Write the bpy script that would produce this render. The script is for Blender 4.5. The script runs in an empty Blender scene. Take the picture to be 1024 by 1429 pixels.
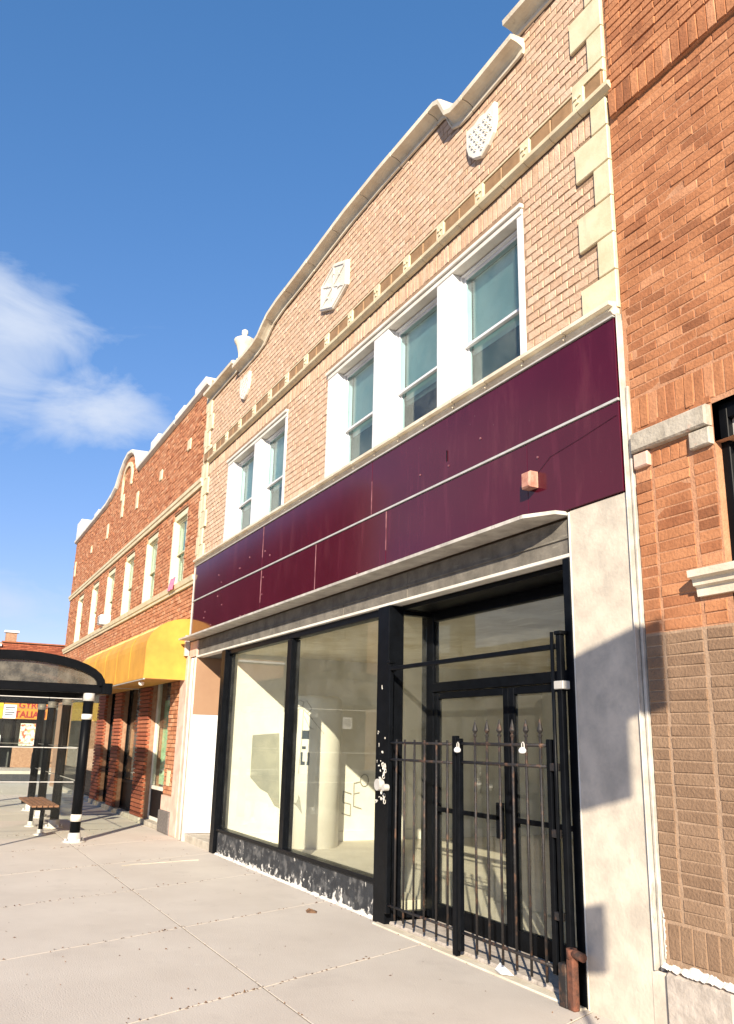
import bpy, math, random
from mathutils import Vector, Matrix
rnd = random.Random(7)
S = bpy.context.scene
COL = S.collection

# ------------------------------------------------------------------ camera
YAW, PIT, ROL = 1.10497, 0.265436, -0.023815
HC, DC = 1.55, 3.916
Rz = Matrix.Rotation(YAW, 3, 'Z'); Rx = Matrix.Rotation(PIT, 3, 'X'); Ry = Matrix.Rotation(ROL, 3, 'Y')
RM = Rz @ Rx @ Ry
cam_d = bpy.data.cameras.new('camera'); cam = bpy.data.objects.new('camera', cam_d); COL.objects.link(cam)
c0, c1, c2 = RM.col[0], RM.col[1], RM.col[2]
m = Matrix((c0, c2, -c1)).transposed().to_4x4(); m.translation = Vector((0, -DC, HC))
cam.matrix_world = m
cam_d.sensor_fit = 'VERTICAL'; cam_d.sensor_height = 36; cam_d.sensor_width = 36
cam_d.lens = 36 * 1183.9 / 1429
cam_d.clip_start = 0.05; cam_d.clip_end = 2000
S.camera = cam
S.cycles.diffuse_bounces = 8

# ------------------------------------------------------------------ world, sun, exposure
SUNV = Vector((.85, -.53, .405)).normalized()
elev = math.asin(SUNV.z); azim = math.atan2(SUNV.x, SUNV.y)
S.view_settings.view_transform = 'Standard'
S.view_settings.look = 'None'
S.view_settings.gamma = 1
S.view_settings.use_curve_mapping = False
S.view_settings.exposure = 1.0
W = bpy.data.worlds.new('World'); S.world = W; W.use_nodes = True
nt = W.node_tree; nt.nodes.clear()
def N(t, **k):
    n = nt.nodes.new(t)
    for a, b in k.items(): setattr(n, a, b)
    return n
def L(a, b): nt.links.new(a, b)
out = N('ShaderNodeOutputWorld'); bg = N('ShaderNodeBackground'); bg.inputs[1].default_value = 0.10
sky = N('ShaderNodeTexSky', sky_type='NISHITA'); sky.sun_disc = False
sky.sun_elevation = elev; sky.sun_rotation = azim
sky.air_density = 1.0; sky.dust_density = 0.0; sky.ozone_density = 3.0
tc = N('ShaderNodeTexCoord')
mp = N('ShaderNodeMapping'); mp.inputs['Scale'].default_value = (1, 1, 2.6); L(tc.outputs['Generated'], mp.inputs[0])
n1 = N('ShaderNodeTexNoise'); n1.inputs['Scale'].default_value = 6.5; n1.inputs['Detail'].default_value = 9; n1.inputs['Roughness'].default_value = .58
n1.inputs['Distortion'].default_value = .5
L(mp.outputs[0], n1.inputs[0])
def blob(v, stretch, lo, hi):
    # soft mask around one direction of the sky; stretch = (x,y,z) weights of the distance
    sub = N('ShaderNodeVectorMath', operation='SUBTRACT'); sub.inputs[1].default_value = v; L(tc.outputs['Generated'], sub.inputs[0])
    mu = N('ShaderNodeVectorMath', operation='MULTIPLY'); mu.inputs[1].default_value = stretch; L(sub.outputs[0], mu.inputs[0])
    ln = N('ShaderNodeVectorMath', operation='LENGTH'); L(mu.outputs[0], ln.inputs[0])
    mr = N('ShaderNodeMapRange'); mr.interpolation_type = 'SMOOTHSTEP'
    mr.inputs[1].default_value = lo; mr.inputs[2].default_value = hi; mr.inputs[3].default_value = 1; mr.inputs[4].default_value = 0
    L(ln.outputs['Value'], mr.inputs[0]); return mr.outputs[0]
def mth(op, a, b=None, clamp=False):
    n = N('ShaderNodeMath', operation=op); n.use_clamp = clamp
    if hasattr(a, 'links') or hasattr(a, 'is_linked'): L(a, n.inputs[0])
    else: n.inputs[0].default_value = a
    if b is not None:
        if hasattr(b, 'is_linked'): L(b, n.inputs[1])
        else: n.inputs[1].default_value = b
    return n.outputs[0]
bl = [((-.91, .0, .40), (1, 1.0, 1.6), .03, .22), ((-.93, .12, .36), (1, 1.2, 2.0), .02, .16),
      ((-.93, -.12, .38), (1, 1.0, 2.1), .05, .25),
      ((-.99, .06, .135), (1, 1, 3), .0, .17), ((-.97, -.2, .16), (1, 1, 3), .0, .25),
      ((-.75, -.6, .3), (1, 1, 2), .1, .35), ((.1, -.95, .28), (1, 1, 2), .1, .5), ((.5, .8, .3), (1, 1, 2), .1, .4)]
wts = [1, 1, 1, .55, .7, .8, .8, .7]
tot = None
for (v, s, lo, hi), w in zip(bl, wts):
    b = mth('MULTIPLY', blob(v, s, lo, hi), w)
    tot = b if tot is None else mth('MAXIMUM', tot, b)
shape = mth('ADD', mth('MULTIPLY', n1.outputs['Fac'], 3.0), mth('MULTIPLY', tot, 1.35))
dens = N('ShaderNodeMapRange'); dens.interpolation_type = 'SMOOTHSTEP'
dens.inputs[1].default_value = 2.0; dens.inputs[2].default_value = 3.2; L(shape, dens.inputs[0])
dm = mth('MULTIPLY', dens.outputs[0], tot, True)
cf = mth('MULTIPLY', mth('POWER', dm, .5), .95, True)
mix = N('ShaderNodeMix', data_type='RGBA'); L(cf, mix.inputs[0]); hs = N('ShaderNodeHueSaturation'); hs.inputs['Saturation'].default_value = 1.3; hs.inputs['Value'].default_value = 1.15; L(sky.outputs[0], hs.inputs['Color'])
gm = N('ShaderNodeGamma'); gm.inputs[1].default_value = .62; L(hs.outputs[0], gm.inputs[0])
tn = N('ShaderNodeMix', data_type='RGBA', blend_type='MULTIPLY'); tn.inputs[0].default_value = 1; tn.inputs[7].default_value = (1.27, 1.13, 1.44, 1); L(gm.outputs[0], tn.inputs[6]); L(tn.outputs[2], mix.inputs[6]); mix.inputs[7].default_value = (3.5, 3.95, 4.8, 1)
L(mix.outputs[2], bg.inputs[0]); L(bg.outputs[0], out.inputs[0])

sun_d = bpy.data.lights.new('sun', 'SUN'); sun_d.energy = 5.0; sun_d.angle = math.radians(.55); sun_d.color = (1, .88, .71)
sun = bpy.data.objects.new('sun', sun_d); COL.objects.link(sun)
sun.rotation_euler = SUNV.to_track_quat('Z', 'Y').to_euler(); sun.location = (6, -6, 12)

# ------------------------------------------------------------------ materials
def material(name, col, col2=None, rough=.8, scale=6, detail=6, bump=0, bscale=60, metal=0, tone=None, spec=.5, lo=.35, hi=.65, coat=0, extra=None, ior=None):
    m = bpy.data.materials.new(name); m.use_nodes = True
    t = m.node_tree; n = t.nodes; p = n['Principled BSDF']
    geo = n.new('ShaderNodeNewGeometry')
    p.inputs['Roughness'].default_value = rough; p.inputs['Metallic'].default_value = metal
    p.inputs['Specular IOR Level'].default_value = spec
    if ior: p.inputs['IOR'].default_value = ior
    if coat: p.inputs['Coat Weight'].default_value = coat; p.inputs['Coat Roughness'].default_value = .06
    nz = n.new('ShaderNodeTexNoise'); nz.inputs['Scale'].default_value = scale; nz.inputs['Detail'].default_value = detail; nz.inputs['Roughness'].default_value = .62
    t.links.new(geo.outputs['Position'], nz.inputs[0])
    r = n.new('ShaderNodeValToRGB'); r.color_ramp.elements[0].position = lo; r.color_ramp.elements[1].position = hi
    col2 = col2 or tuple(c * .75 for c in col)
    r.color_ramp.elements[0].color = (*col2, 1); r.color_ramp.elements[1].color = (*col, 1)
    t.links.new(nz.outputs['Fac'], r.inputs[0]); res = r.outputs[0]
    if tone:   # brick tone ramp from the per-brick attribute, noise kept as wear
        at = n.new('ShaderNodeAttribute'); at.attribute_name = 'tone'
        rr = n.new('ShaderNodeValToRGB'); e = rr.color_ramp.elements
        e[0].color = (*tone[0], 1); e[1].color = (*tone[-1], 1)
        for i, c in enumerate(tone[1:-1]):
            x = e.new((i + 1) / (len(tone) - 1)); x.color = (*c, 1)
        t.links.new(at.outputs['Fac'], rr.inputs[0])
        mx = n.new('ShaderNodeMix'); mx.data_type = 'RGBA'; mx.blend_type = 'MULTIPLY'; mx.inputs[0].default_value = 1
        t.links.new(rr.outputs[0], mx.inputs[6]); t.links.new(res, mx.inputs[7]); res = mx.outputs[2]
    if extra: res = extra(t, n, geo, res, p) or res
    t.links.new(res, p.inputs['Base Color'])
    if bump:
        b2 = n.new('ShaderNodeTexNoise'); b2.inputs['Scale'].default_value = bscale; b2.inputs['Detail'].default_value = 5
        t.links.new(geo.outputs['Position'], b2.inputs[0])
        bp = n.new('ShaderNodeBump'); bp.inputs['Strength'].default_value = bump; bp.inputs['Distance'].default_value = .01
        t.links.new(b2.outputs['Fac'], bp.inputs['Height']); t.links.new(bp.outputs[0], p.inputs['Normal'])
    return m

def blotch(colr, scale, thr, width=.03, strength=1, stretch=(1, 1, 1), zfade=None):
    """second noise mixes a stain / peeled colour in; zfade=(z_full, z_none) makes wear stronger low on the thing"""
    def f(t, n, geo, res, p):
        mp = n.new('ShaderNodeMapping'); mp.inputs['Scale'].default_value = stretch
        t.links.new(geo.outputs['Position'], mp.inputs[0])
        nz = n.new('ShaderNodeTexNoise'); nz.inputs['Scale'].default_value = scale; nz.inputs['Detail'].default_value = 7; nz.inputs['Roughness'].default_value = .65
        t.links.new(mp.outputs[0], nz.inputs[0]); src = nz.outputs['Fac']
        if zfade:
            sx = n.new('ShaderNodeSeparateXYZ'); t.links.new(geo.outputs['Position'], sx.inputs[0])
            mz = n.new('ShaderNodeMapRange'); mz.inputs[1].default_value = zfade[0]; mz.inputs[2].default_value = zfade[1]
            mz.inputs[3].default_value = zfade[2]; mz.inputs[4].default_value = 0
            t.links.new(sx.outputs[2], mz.inputs[0])
            ad = n.new('ShaderNodeMath'); ad.operation = 'ADD'; t.links.new(src, ad.inputs[0]); t.links.new(mz.outputs[0], ad.inputs[1]); src = ad.outputs[0]
        mr = n.new('ShaderNodeMapRange'); mr.inputs[1].default_value = thr; mr.inputs[2].default_value = thr + width
        mr.inputs[3].default_value = 0; mr.inputs[4].default_value = strength
        t.links.new(src, mr.inputs[0])
        mx = n.new('ShaderNodeMix'); mx.data_type = 'RGBA'
        t.links.new(mr.outputs[0], mx.inputs[0]); t.links.new(res, mx.inputs[6]); mx.inputs[7].default_value = (*colr, 1)
        return mx.outputs[2]
    return f
def chain(*fs):
    def f(t, n, geo, res, p):
        for g in fs: res = g(t, n, geo, res, p)
        return res
    return f

W1 = (1, 1, 1)
M = {}
M['brick_buff'] = material('buff_brick', W1, (.80, .76, .72), .9, 14, bump=.5, bscale=70, tone=[(.56, .375, .25), (.61, .42, .292), (.635, .447, .318), (.66, .475, .345), (.69, .515, .385)], extra=blotch((.40, .28, .2), 1.3, .58, .2, .35, (1.6, 1, .5)))
M['mortar_buff'] = material('brown_mortar', (.34, .22, .14), (.26, .165, .10), .95, 20, bump=.5)
M['brick_orange'] = material('orange_brick', W1, (.72, .66, .62), .9, 9, bump=.4, tone=[(.36, .13, .06), (.46, .185, .085), (.52, .225, .11), (.56, .27, .14), (.61, .34, .2)])
M['mortar_orange'] = material('tan_mortar', (.40, .24, .15), (.28, .15, .09), .95, 14, bump=.5)
M['brick_red'] = material('worn_brick', W1, (.66, .58, .52), .9, 3.0, lo=.3, hi=.6, bump=.6, bscale=45, tone=[(.26, .10, .042), (.37, .145, .062), (.45, .19, .084), (.50, .22, .10), (.56, .27, .14)], extra=chain(blotch((.20, .085, .04), 1.6, .56, .2, .5, (1.4, 1, .5)), blotch((.07, .035, .02), 7, .70, .04, .7)))
M['mortar_red'] = material('sandy_mortar', (.50, .26, .145), (.40, .19, .10), .95, 10, bump=.6)
M['brick_painted'] = material('brown_painted_brick', W1, (.84, .82, .8), .85, 8, bump=.7, bscale=60, tone=[(.22, .135, .08), (.245, .152, .092), (.265, .168, .102), (.29, .185, .115)])
M['mortar_painted'] = material('brown_painted_mortar', (.39, .265, .175), (.31, .205, .13), .9, 14, bump=.5)
M['brick_pier'] = material('red_pier_brick', W1, (.75, .7, .66), .85, 12, bump=.4, tone=[(.22, .05, .022), (.32, .085, .04), (.40, .12, .055), (.46, .17, .09)])
M['terracotta'] = material('cream_terracotta', (.72, .63, .43), (.60, .50, .32), .55, 5, bump=.15, extra=chain(blotch((.42, .33, .20), 9, .66, .1, .6), blotch((.45, .38, .27), 3, .55, .2, .45, (2.5, 1, .6))))
M['coping'] = material('cream_coping', (.74, .68, .55), (.58, .50, .38), .6, 4, bump=.2, extra=blotch((.30, .24, .17), 7, .62, .12, .6))
M['tile_brown'] = material('brown_tile', (.34, .20, .095), (.25, .145, .065), .6, 9, bump=.2)
M['white'] = material('white_paint', (.74, .74, .74), (.64, .64, .64), .5, 5)
M['offwhite'] = material('aged_white_paint', (.76, .73, .66), (.62, .58, .5), .6, 3, bump=.15)
M['cream_paint'] = material('cream_paint', (.74, .68, .48), (.62, .56, .38), .6, 3, bump=.1)
M['trim'] = material('aluminium_trim', (.62, .60, .56), (.50, .48, .44), .45, 8, metal=.2)
M['edge'] = material('grimy_edge_strip', (.56, .53, .47), (.36, .33, .29), .6, 6, bump=.2, extra=blotch((.2, .18, .16), 11, .62, .08, .6, (1, 1, .3)))
M['seam'] = material('pale_worn_seam', (.30, .14, .15), (.12, .03, .045), .5, 9)
M['rustbox'] = material('rusty_pink_box', (.55, .30, .22), (.34, .13, .09), .7, 14, bump=.3)
M['purple'] = material('maroon_enamel_panel', (.072, .0048, .015), (.060, .0038, .012), .12, 1.2, bump=0, ior=1.42, spec=.5,
                       extra=chain(blotch((.15, .035, .045), 1.6, .56, .25, .5, (2.5, 1, .55)), blotch((.25, .15, .15), 30, .715, .015, .7), blotch((.10, .012, .026), 3.5, .55, .12, .5, (3, 1, .35))))
M['black'] = material('black_metal', (.005, .006, .008), (.003, .0035, .0045), .34, 12, spec=.08, bump=.08, extra=blotch((.16, .15, .15), 30, .72, .03, .5))
M['black_plain'] = material('black_frame', (.005, .0055, .007), (.003, .0035, .0045), .4, 5, spec=.08)
M['bulkhead'] = material('peeling_black_bulkhead', (.016, .018, .022), (.03, .034, .04), .6, 10, bump=.4,
                         extra=chain(blotch((.12, .12, .12), 7, .5, .1, .8), blotch((.62, .60, .56), 13, .68, .03, 1, (1, 1, 1.1), (.0, .18, .2)), blotch((.55, .53, .49), 9, .635, .02, .85, (1.6, 1, 1.1))))
M['iron'] = material('rusty_iron', (.11, .055, .03), (.014, .012, .012), .6, 16, bump=.4, lo=.52, hi=.72)
M['rust'] = material('orange_rust', (.17, .06, .032), (.035, .02, .015), .85, 14, bump=.6)
M['concrete_pil'] = material('mottled_concrete', (.64, .56, .455), (.46, .41, .34), .85, 4.2, 10, bump=.25, bscale=40, lo=.38, hi=.62,
                            extra=blotch((.32, .30, .26), 7, .60, .16, .5))
M['concrete'] = material('weathered_concrete', (.52, .46, .40), (.33, .29, .25), .9, 7, bump=.7, bscale=30)
M['stone'] = material('stained_limestone', (.50, .45, .37), (.34, .30, .24), .9, 6, 8, bump=.8, bscale=26, extra=blotch((.56, .30, .22), 8, .62, .06, .5))
M['slab'] = material('sidewalk_concrete', (.59, .53, .455), (.53, .47, .40), .9, 1.1, 9, bump=.35, bscale=90,
                     extra=chain(blotch((.37, .33, .28), 38, .685, .05, .5), blotch((.33, .30, .26), 13, .715, .012, .55), blotch((.68, .63, .55), 5, .66, .1, .5), blotch((.40, .35, .30), 2.0, .57, .22, .5)))
M['joint'] = material('joint_dirt', (.20, .165, .13), (.11, .09, .07), 1, 20, bump=.5)
M['asphalt'] = material('asphalt', (.085, .085, .085), (.06, .06, .06), .9, 40, bump=.6)
M['old_board'] = material('weathered_header_board', (.20, .18, .15), (.10, .09, .075), .85, 5, bump=.4, bscale=30, extra=blotch((.34, .31, .25), 9, .60, .1, .6, (.25, 1, 2)))
M['plaster'] = material('cream_interior_plaster', (.80, .79, .75), (.74, .72, .67), .9, 2.5, bump=.15, extra=blotch((.42, .38, .30), 5, .68, .05, .35))
M['ceiling'] = material('stained_ceiling', (.82, .77, .66), (.62, .54, .38), .9, 1.6, 8, bump=.15, extra=blotch((.86, .80, .66), 3, .60, .03, .8, (.6, 2.4, 1)))
M['int_floor'] = material('dusty_interior_floor', (.66, .62, .54), (.56, .52, .44), .7, 2, bump=.2, extra=blotch((.5, .48, .4), 12, .6, .1, .5))
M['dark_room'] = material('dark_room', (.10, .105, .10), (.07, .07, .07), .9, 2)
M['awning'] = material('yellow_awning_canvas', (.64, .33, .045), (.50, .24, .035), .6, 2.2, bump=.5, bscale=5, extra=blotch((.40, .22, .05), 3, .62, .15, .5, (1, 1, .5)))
M['awning_sunlit'] = material('sunlit_awning_top', (.80, .62, .25), (.72, .50, .14), .7, 3, bump=.1, bscale=200)  # lighter cream puts the sunlit look of the top into the canvas colour
M['pink_stone'] = material('pink_stained_stone', (.66, .50, .40), (.62, .34, .27), .8, 5, bump=.2, lo=.32, hi=.6)
M['grey_stone'] = material('grey_granite_base', (.19, .165, .15), (.10, .09, .085), .8, 30, bump=.4)
M['tan_paint'] = material('tan_painted_board', (.33, .20, .12), (.29, .17, .10), .6, 2)
M['blind'] = material('pale_green_blind', (.70, .76, .74), (.62, .68, .66), .6, 3)
M['blind_grey'] = material('grey_blind', (.17, .18, .165), (.13, .14, .125), .6, 3)
M['curtain'] = material('green_curtain', (.32, .50, .33), (.2, .36, .22), .8, 8, bump=.3)
M['red'] = material('red_petals', (.6, .06, .04), (.4, .03, .03), .7, 30)
M['pink'] = material('pink_cloth', (.75, .22, .32), (.6, .12, .22), .8, 20)
M['sign_orange'] = material('orange_sign_face', (.66, .25, .03), (.6, .21, .02), .4, 2)
M['sign_yellow'] = material('yellow_sign_face', (.68, .44, .03), (.62, .38, .02), .4, 2)
M['sign_letters'] = material('dark_red_lettering', (.32, .02, .01), (.25, .015, .01), .5, 2)
M['poster'] = material('food_poster', (.60, .70, .60), (.45, .10, .05), .4, 7, 4, lo=.42, hi=.5, extra=blotch((.55, .36, .08), 6, .55, .05, .9))
M['wood'] = material('bench_wood', (.30, .14, .07), (.2, .08, .04), .6, 20)
M['leafdark'] = material('tree_leaves', (.045, .085, .02), (.02, .045, .012), .7, 3)
M['bark'] = material('bark', (.12, .085, .06), (.07, .05, .035), .9, 20, bump=.5)
M['dead_leaf'] = material('dry_leaf', (.22, .12, .06), (.1, .055, .03), .8, 40)
M['graffiti'] = material('grey_marker', (.36, .34, .30), (.24, .23, .20), .7, 10)
M['graffiti_blue'] = material('dark_blue_marker', (.02, .05, .08), (.02, .03, .05), .6, 10)
M['shade_grey'] = material('painted_shade_patch', (.26, .265, .235), (.36, .36, .31), .8, 3.5)  # grey for shade painted on the interior wall and column
M['roofing'] = material('tar_roof', (.07, .07, .07), (.05, .05, .05), .9, 10)
M['sign_white'] = material('white_sign_face', (.78, .78, .78), (.7, .7, .7), .4, 2)

def glass_mat(name, tint, refl_col=(1, 1, 1), dirt=.06, rough=.01, dirtcol=(.6, .6, .55), ior=.04, refl=.34):
    m = bpy.data.materials.new(name); m.use_nodes = True; t = m.node_tree; n = t.nodes; n.clear()
    o = n.new('ShaderNodeOutputMaterial'); tr = n.new('ShaderNodeBsdfTransparent'); tr.inputs[0].default_value = (*tint, 1)
    gl = n.new('ShaderNodeBsdfGlossy'); gl.inputs['Roughness'].default_value = rough; gl.inputs[0].default_value = (*refl_col, 1)
    lw = n.new('ShaderNodeLayerWeight'); lw.inputs[0].default_value = .5
    pw = n.new('ShaderNodeMath'); pw.operation = 'POWER'; pw.inputs[1].default_value = 5; t.links.new(lw.outputs['Facing'], pw.inputs[0])
    fr = n.new('ShaderNodeMath'); fr.operation = 'MULTIPLY_ADD'; fr.inputs[1].default_value = refl; fr.inputs[2].default_value = ior; t.links.new(pw.outputs[0], fr.inputs[0])
    m1 = n.new('ShaderNodeMixShader'); t.links.new(fr.outputs[0], m1.inputs[0]); t.links.new(tr.outputs[0], m1.inputs[1]); t.links.new(gl.outputs[0], m1.inputs[2])
    df = n.new('ShaderNodeBsdfDiffuse'); df.inputs[0].default_value = (*dirtcol, 1)
    geo = n.new('ShaderNodeNewGeometry'); nz = n.new('ShaderNodeTexNoise'); nz.inputs['Scale'].default_value = 3; nz.inputs['Detail'].default_value = 9; nz.inputs['Roughness'].default_value = .7
    t.links.new(geo.outputs['Position'], nz.inputs[0])
    mr = n.new('ShaderNodeMapRange'); mr.inputs[1].default_value = .4; mr.inputs[2].default_value = .75; mr.inputs[3].default_value = dirt * .4; mr.inputs[4].default_value = dirt * 1.8
    t.links.new(nz.outputs['Fac'], mr.inputs[0])
    m2 = n.new('ShaderNodeMixShader'); t.links.new(mr.outputs[0], m2.inputs[0]); t.links.new(m1.outputs[0], m2.inputs[1]); t.links.new(df.outputs[0], m2.inputs[2])
    t.links.new(m2.outputs[0], o.inputs[0]); return m
M['glass'] = glass_mat('shop_glass', (.95, .96, .92), dirt=.03)
M['glass_win'] = glass_mat('window_glass', (.80, .92, .93), dirt=.05)
M['glass_shelter'] = glass_mat('shelter_glass', (.955, .975, .955), dirt=.004, refl=.14, ior=.015)
M['glass_roof'] = glass_mat('smoky_roof_panel', (.35, .32, .27), dirt=.35, dirtcol=(.30, .27, .22))
M['glass_dark'] = glass_mat('dark_glass', (.25, .27, .28), dirt=.03)

# ------------------------------------------------------------------ mesh helpers
class MB:
    def __init__(s): s.v = []; s.f = []; s.tone = []; s.mi = []
    def add(s, vs, fs, tone=.5, mi=0):
        o = len(s.v); s.v += [tuple(v) for v in vs]
        for f in fs: s.f.append(tuple(i + o for i in f)); s.tone.append(tone); s.mi.append(mi)
        return s
    def box(s, x0, x1, y0, y1, z0, z1, tone=.5, back=True, ch=0, mi=0):
        if x0 > x1: x0, x1 = x1, x0
        if ch:     # chamfered front (front = y0)
            vs = [(x0, y1, z0), (x1, y1, z0), (x1, y1, z1), (x0, y1, z1), (x0, y0 + ch, z0), (x1, y0 + ch, z0), (x1, y0 + ch, z1), (x0, y0 + ch, z1),
                  (x0 + ch, y0, z0 + ch), (x1 - ch, y0, z0 + ch), (x1 - ch, y0, z1 - ch), (x0 + ch, y0, z1 - ch)]
            fs = [(8, 9, 10, 11), (4, 5, 9, 8), (5, 6, 10, 9), (6, 7, 11, 10), (7, 4, 8, 11), (0, 1, 5, 4), (1, 2, 6, 5), (2, 3, 7, 6), (3, 0, 4, 7)]
            if back: fs.append((3, 2, 1, 0))
        else:
            vs = [(x0, y0, z0), (x1, y0, z0), (x1, y1, z0), (x0, y1, z0), (x0, y0, z1), (x1, y0, z1), (x1, y1, z1), (x0, y1, z1)]
            fs = [(3, 2, 1, 0), (4, 5, 6, 7), (0, 1, 5, 4), (1, 2, 6, 5), (3, 0, 4, 7)]
            if back: fs.append((2, 3, 7, 6))
        return s.add(vs, fs, tone, mi)
    def quad(s, a, b, c, d, tone=.5, mi=0): return s.add([a, b, c, d], [(0, 1, 2, 3)], tone, mi)
    def cyl(s, p, q, r, n=10, r2=None, caps=True):
        p, q = Vector(p), Vector(q); r2 = r if r2 is None else r2
        d = (q - p).normalized(); u = d.orthogonal().normalized(); w = d.cross(u)
        vs = []
        for c, rr in ((p, r), (q, r2)):
            for i in range(n):
                a = 2 * math.pi * i / n; vs.append(c + u * rr * math.cos(a) + w * rr * math.sin(a))
        fs = [(i, (i + 1) % n, n + (i + 1) % n, n + i) for i in range(n)]
        if caps: fs += [tuple(range(n - 1, -1, -1)), tuple(range(n, 2 * n))]
        return s.add(vs, fs)
    def lathe(s, c, prof, n=20):
        vs = []
        for r, z in prof:
            for i in range(n):
                a = 2 * math.pi * i / n; vs.append((c[0] + r * math.cos(a), c[1] + r * math.sin(a), c[2] + z))
        fs = []
        for k in range(len(prof) - 1):
            for i in range(n): fs.append((k * n + i, k * n + (i + 1) % n, (k + 1) * n + (i + 1) % n, (k + 1) * n + i))
        fs.append(tuple(range(n - 1, -1, -1))); fs.append(tuple((len(prof) - 1) * n + i for i in range(n)))
        return s.add(vs, fs)
    def prism(s, pts, y0, y1, tone=.5):     # outline in xz, from y0 (front) to y1
        n = len(pts); vs = [(x, y0, z) for x, z in pts] + [(x, y1, z) for x, z in pts]
        fs = [tuple(range(n)), tuple(range(2 * n - 1, n - 1, -1))] + [(i, n + i, n + (i + 1) % n, (i + 1) % n) for i in range(n)]
        return s.add(vs, fs, tone)
    def prism_x(s, pts, x0, x1):            # outline in yz, extruded in x
        n = len(pts); vs = [(x0, y, z) for y, z in pts] + [(x1, y, z) for y, z in pts]
        fs = [tuple(range(n)), tuple(range(2 * n - 1, n - 1, -1))] + [(i, n + i, n + (i + 1) % n, (i + 1) % n) for i in range(n)]
        return s.add(vs, fs)
    def tube(s, pts, r, n=6):
        for a, b in zip(pts, pts[1:]): s.cyl(a, b, r, n)
        return s
    def mesh(s, name, mats, tone=False, smooth=False):
        me = bpy.data.meshes.new(name); me.from_pydata(s.v, [], s.f)
        if not isinstance(mats, (list, tuple)): mats = [mats]
        for mm in mats: me.materials.append(M[mm] if isinstance(mm, str) else mm)
        if len(mats) > 1:
            for p, i in zip(me.polygons, s.mi): p.material_index = i
        if tone:
            a = me.attributes.new('tone', 'FLOAT', 'FACE'); a.data.foreach_set('value', s.tone)
        if smooth:
            for p in me.polygons: p.use_smooth = len(p.vertices) == 4
        me.update(); return me
    def build(s, name, mat, parent=None, tone=False, smooth=False, bevel=0, label=None, kind=None, fix=False):
        me = s.mesh(name, mat, tone, smooth)
        if fix:
            import bmesh
            b = bmesh.new(); b.from_mesh(me); bmesh.ops.recalc_face_normals(b, faces=b.faces); b.to_mesh(me); b.free()
        o = bpy.data.objects.new(name, me); COL.objects.link(o)
        if parent: link(o, parent)
        if bevel:
            md = o.modifiers.new('bevel', 'BEVEL'); md.width = bevel; md.segments = 1; md.limit_method = 'ANGLE'
        if label: o['label'] = label
        if kind: o['kind'] = kind
        return o
def link(o, parent):
    o.parent = parent
    r = parent; off = Vector((0, 0, 0)); 
    while r: off += r.location; r = r.parent
    o.location = o.location - off
def thing(name, label, cat, loc=(0, 0, 0), group=None):
    o = bpy.data.objects.new(name, None); COL.objects.link(o); o.location = loc; o.empty_display_size = .2
    tag(o, label, cat, group); return o
def tag(o, label, cat, group=None):
    o['label'] = label; o['category'] = cat
    if group: o['group'] = group
def box(name, mat, parent, *a, bevel=0, **k): return MB().box(*a, **k).build(name, mat, parent, bevel=bevel)

# bricks: shared meshes for the singly built ones -------------------------------------------------
def make_variants(w, h, d, n=10, ch=.005, seed=1):
    r = random.Random(seed); out = []
    for i in range(n):
        b = MB(); j = lambda: r.uniform(-.0022, .0022)
        b.box(-w / 2, w / 2, 0, d, -h / 2, h / 2, tone=(i + .5) / n, ch=ch, back=False)
        b.v = [(x + j(), y + j(), z + j()) for x, y, z in b.v]
        out.append(b)
    return out
def lay_bricks(parent, mat, rects, y, rough=.004, single=300, depth=.03, seed=3, tilt=0, soldier=False, tone_bias=0, label=None, stuff_name='brickwork'):
    """rects: (x0,x1,z0,z1). nearest ones become objects of their own, the rest one mesh."""
    r = random.Random(seed)
    rects = sorted(rects, key=lambda q: (q[0] + q[1]) ** 2 / 4 + DC ** 2 + ((q[2] + q[3]) / 2 - HC) ** 2)
    cache = {}
    rest = MB()
    for k, (x0, x1, z0, z1) in enumerate(rects):
        t = min(.999, max(0, r.gauss(.5 + tone_bias, .23))); yy = y - r.uniform(0, rough)
        if tilt and r.random() < .25: yy -= r.uniform(0, tilt)
        if k < single:
            key = (round(x1 - x0, 3), round(z1 - z0, 3), int(t * 6))
            if key not in cache:
                b = MB(); b.box(-(x1 - x0) / 2, (x1 - x0) / 2, 0, depth, -(z1 - z0) / 2, (z1 - z0) / 2, tone=(int(t * 6) + .5) / 6, ch=.003, back=False)
                b.v = [(x + r.uniform(-.0025, .0025), yv + r.uniform(-.002, .002), z + r.uniform(-.0025, .0025)) for x, yv, z in b.v]
                cache[key] = b.mesh('brick', mat, tone=True)
            o = bpy.data.objects.new('brick', cache[key]); o.location = ((x0 + x1) / 2, yy, (z0 + z1) / 2); COL.objects.link(o)
            o.rotation_euler = (r.uniform(-.02, .02), r.uniform(-.008, .008), r.uniform(-.02, .02)); link(o, parent)
        else:
            n0 = len(rest.v); rest.box(x0, x1, yy, y + depth, z0, z1, tone=t, back=False, ch=.0025 if x0 > -15 else 0)
            for q in range(n0, len(rest.v)):
                a, b, c = rest.v[q]; rest.v[q] = (a + r.uniform(-.002, .002), b + r.uniform(-.003, .003), c + r.uniform(-.002, .002))
    if rest.v:
        o = rest.build(stuff_name, mat, parent, tone=True); o['kind'] = 'stuff'
    return len(rects)
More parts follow.
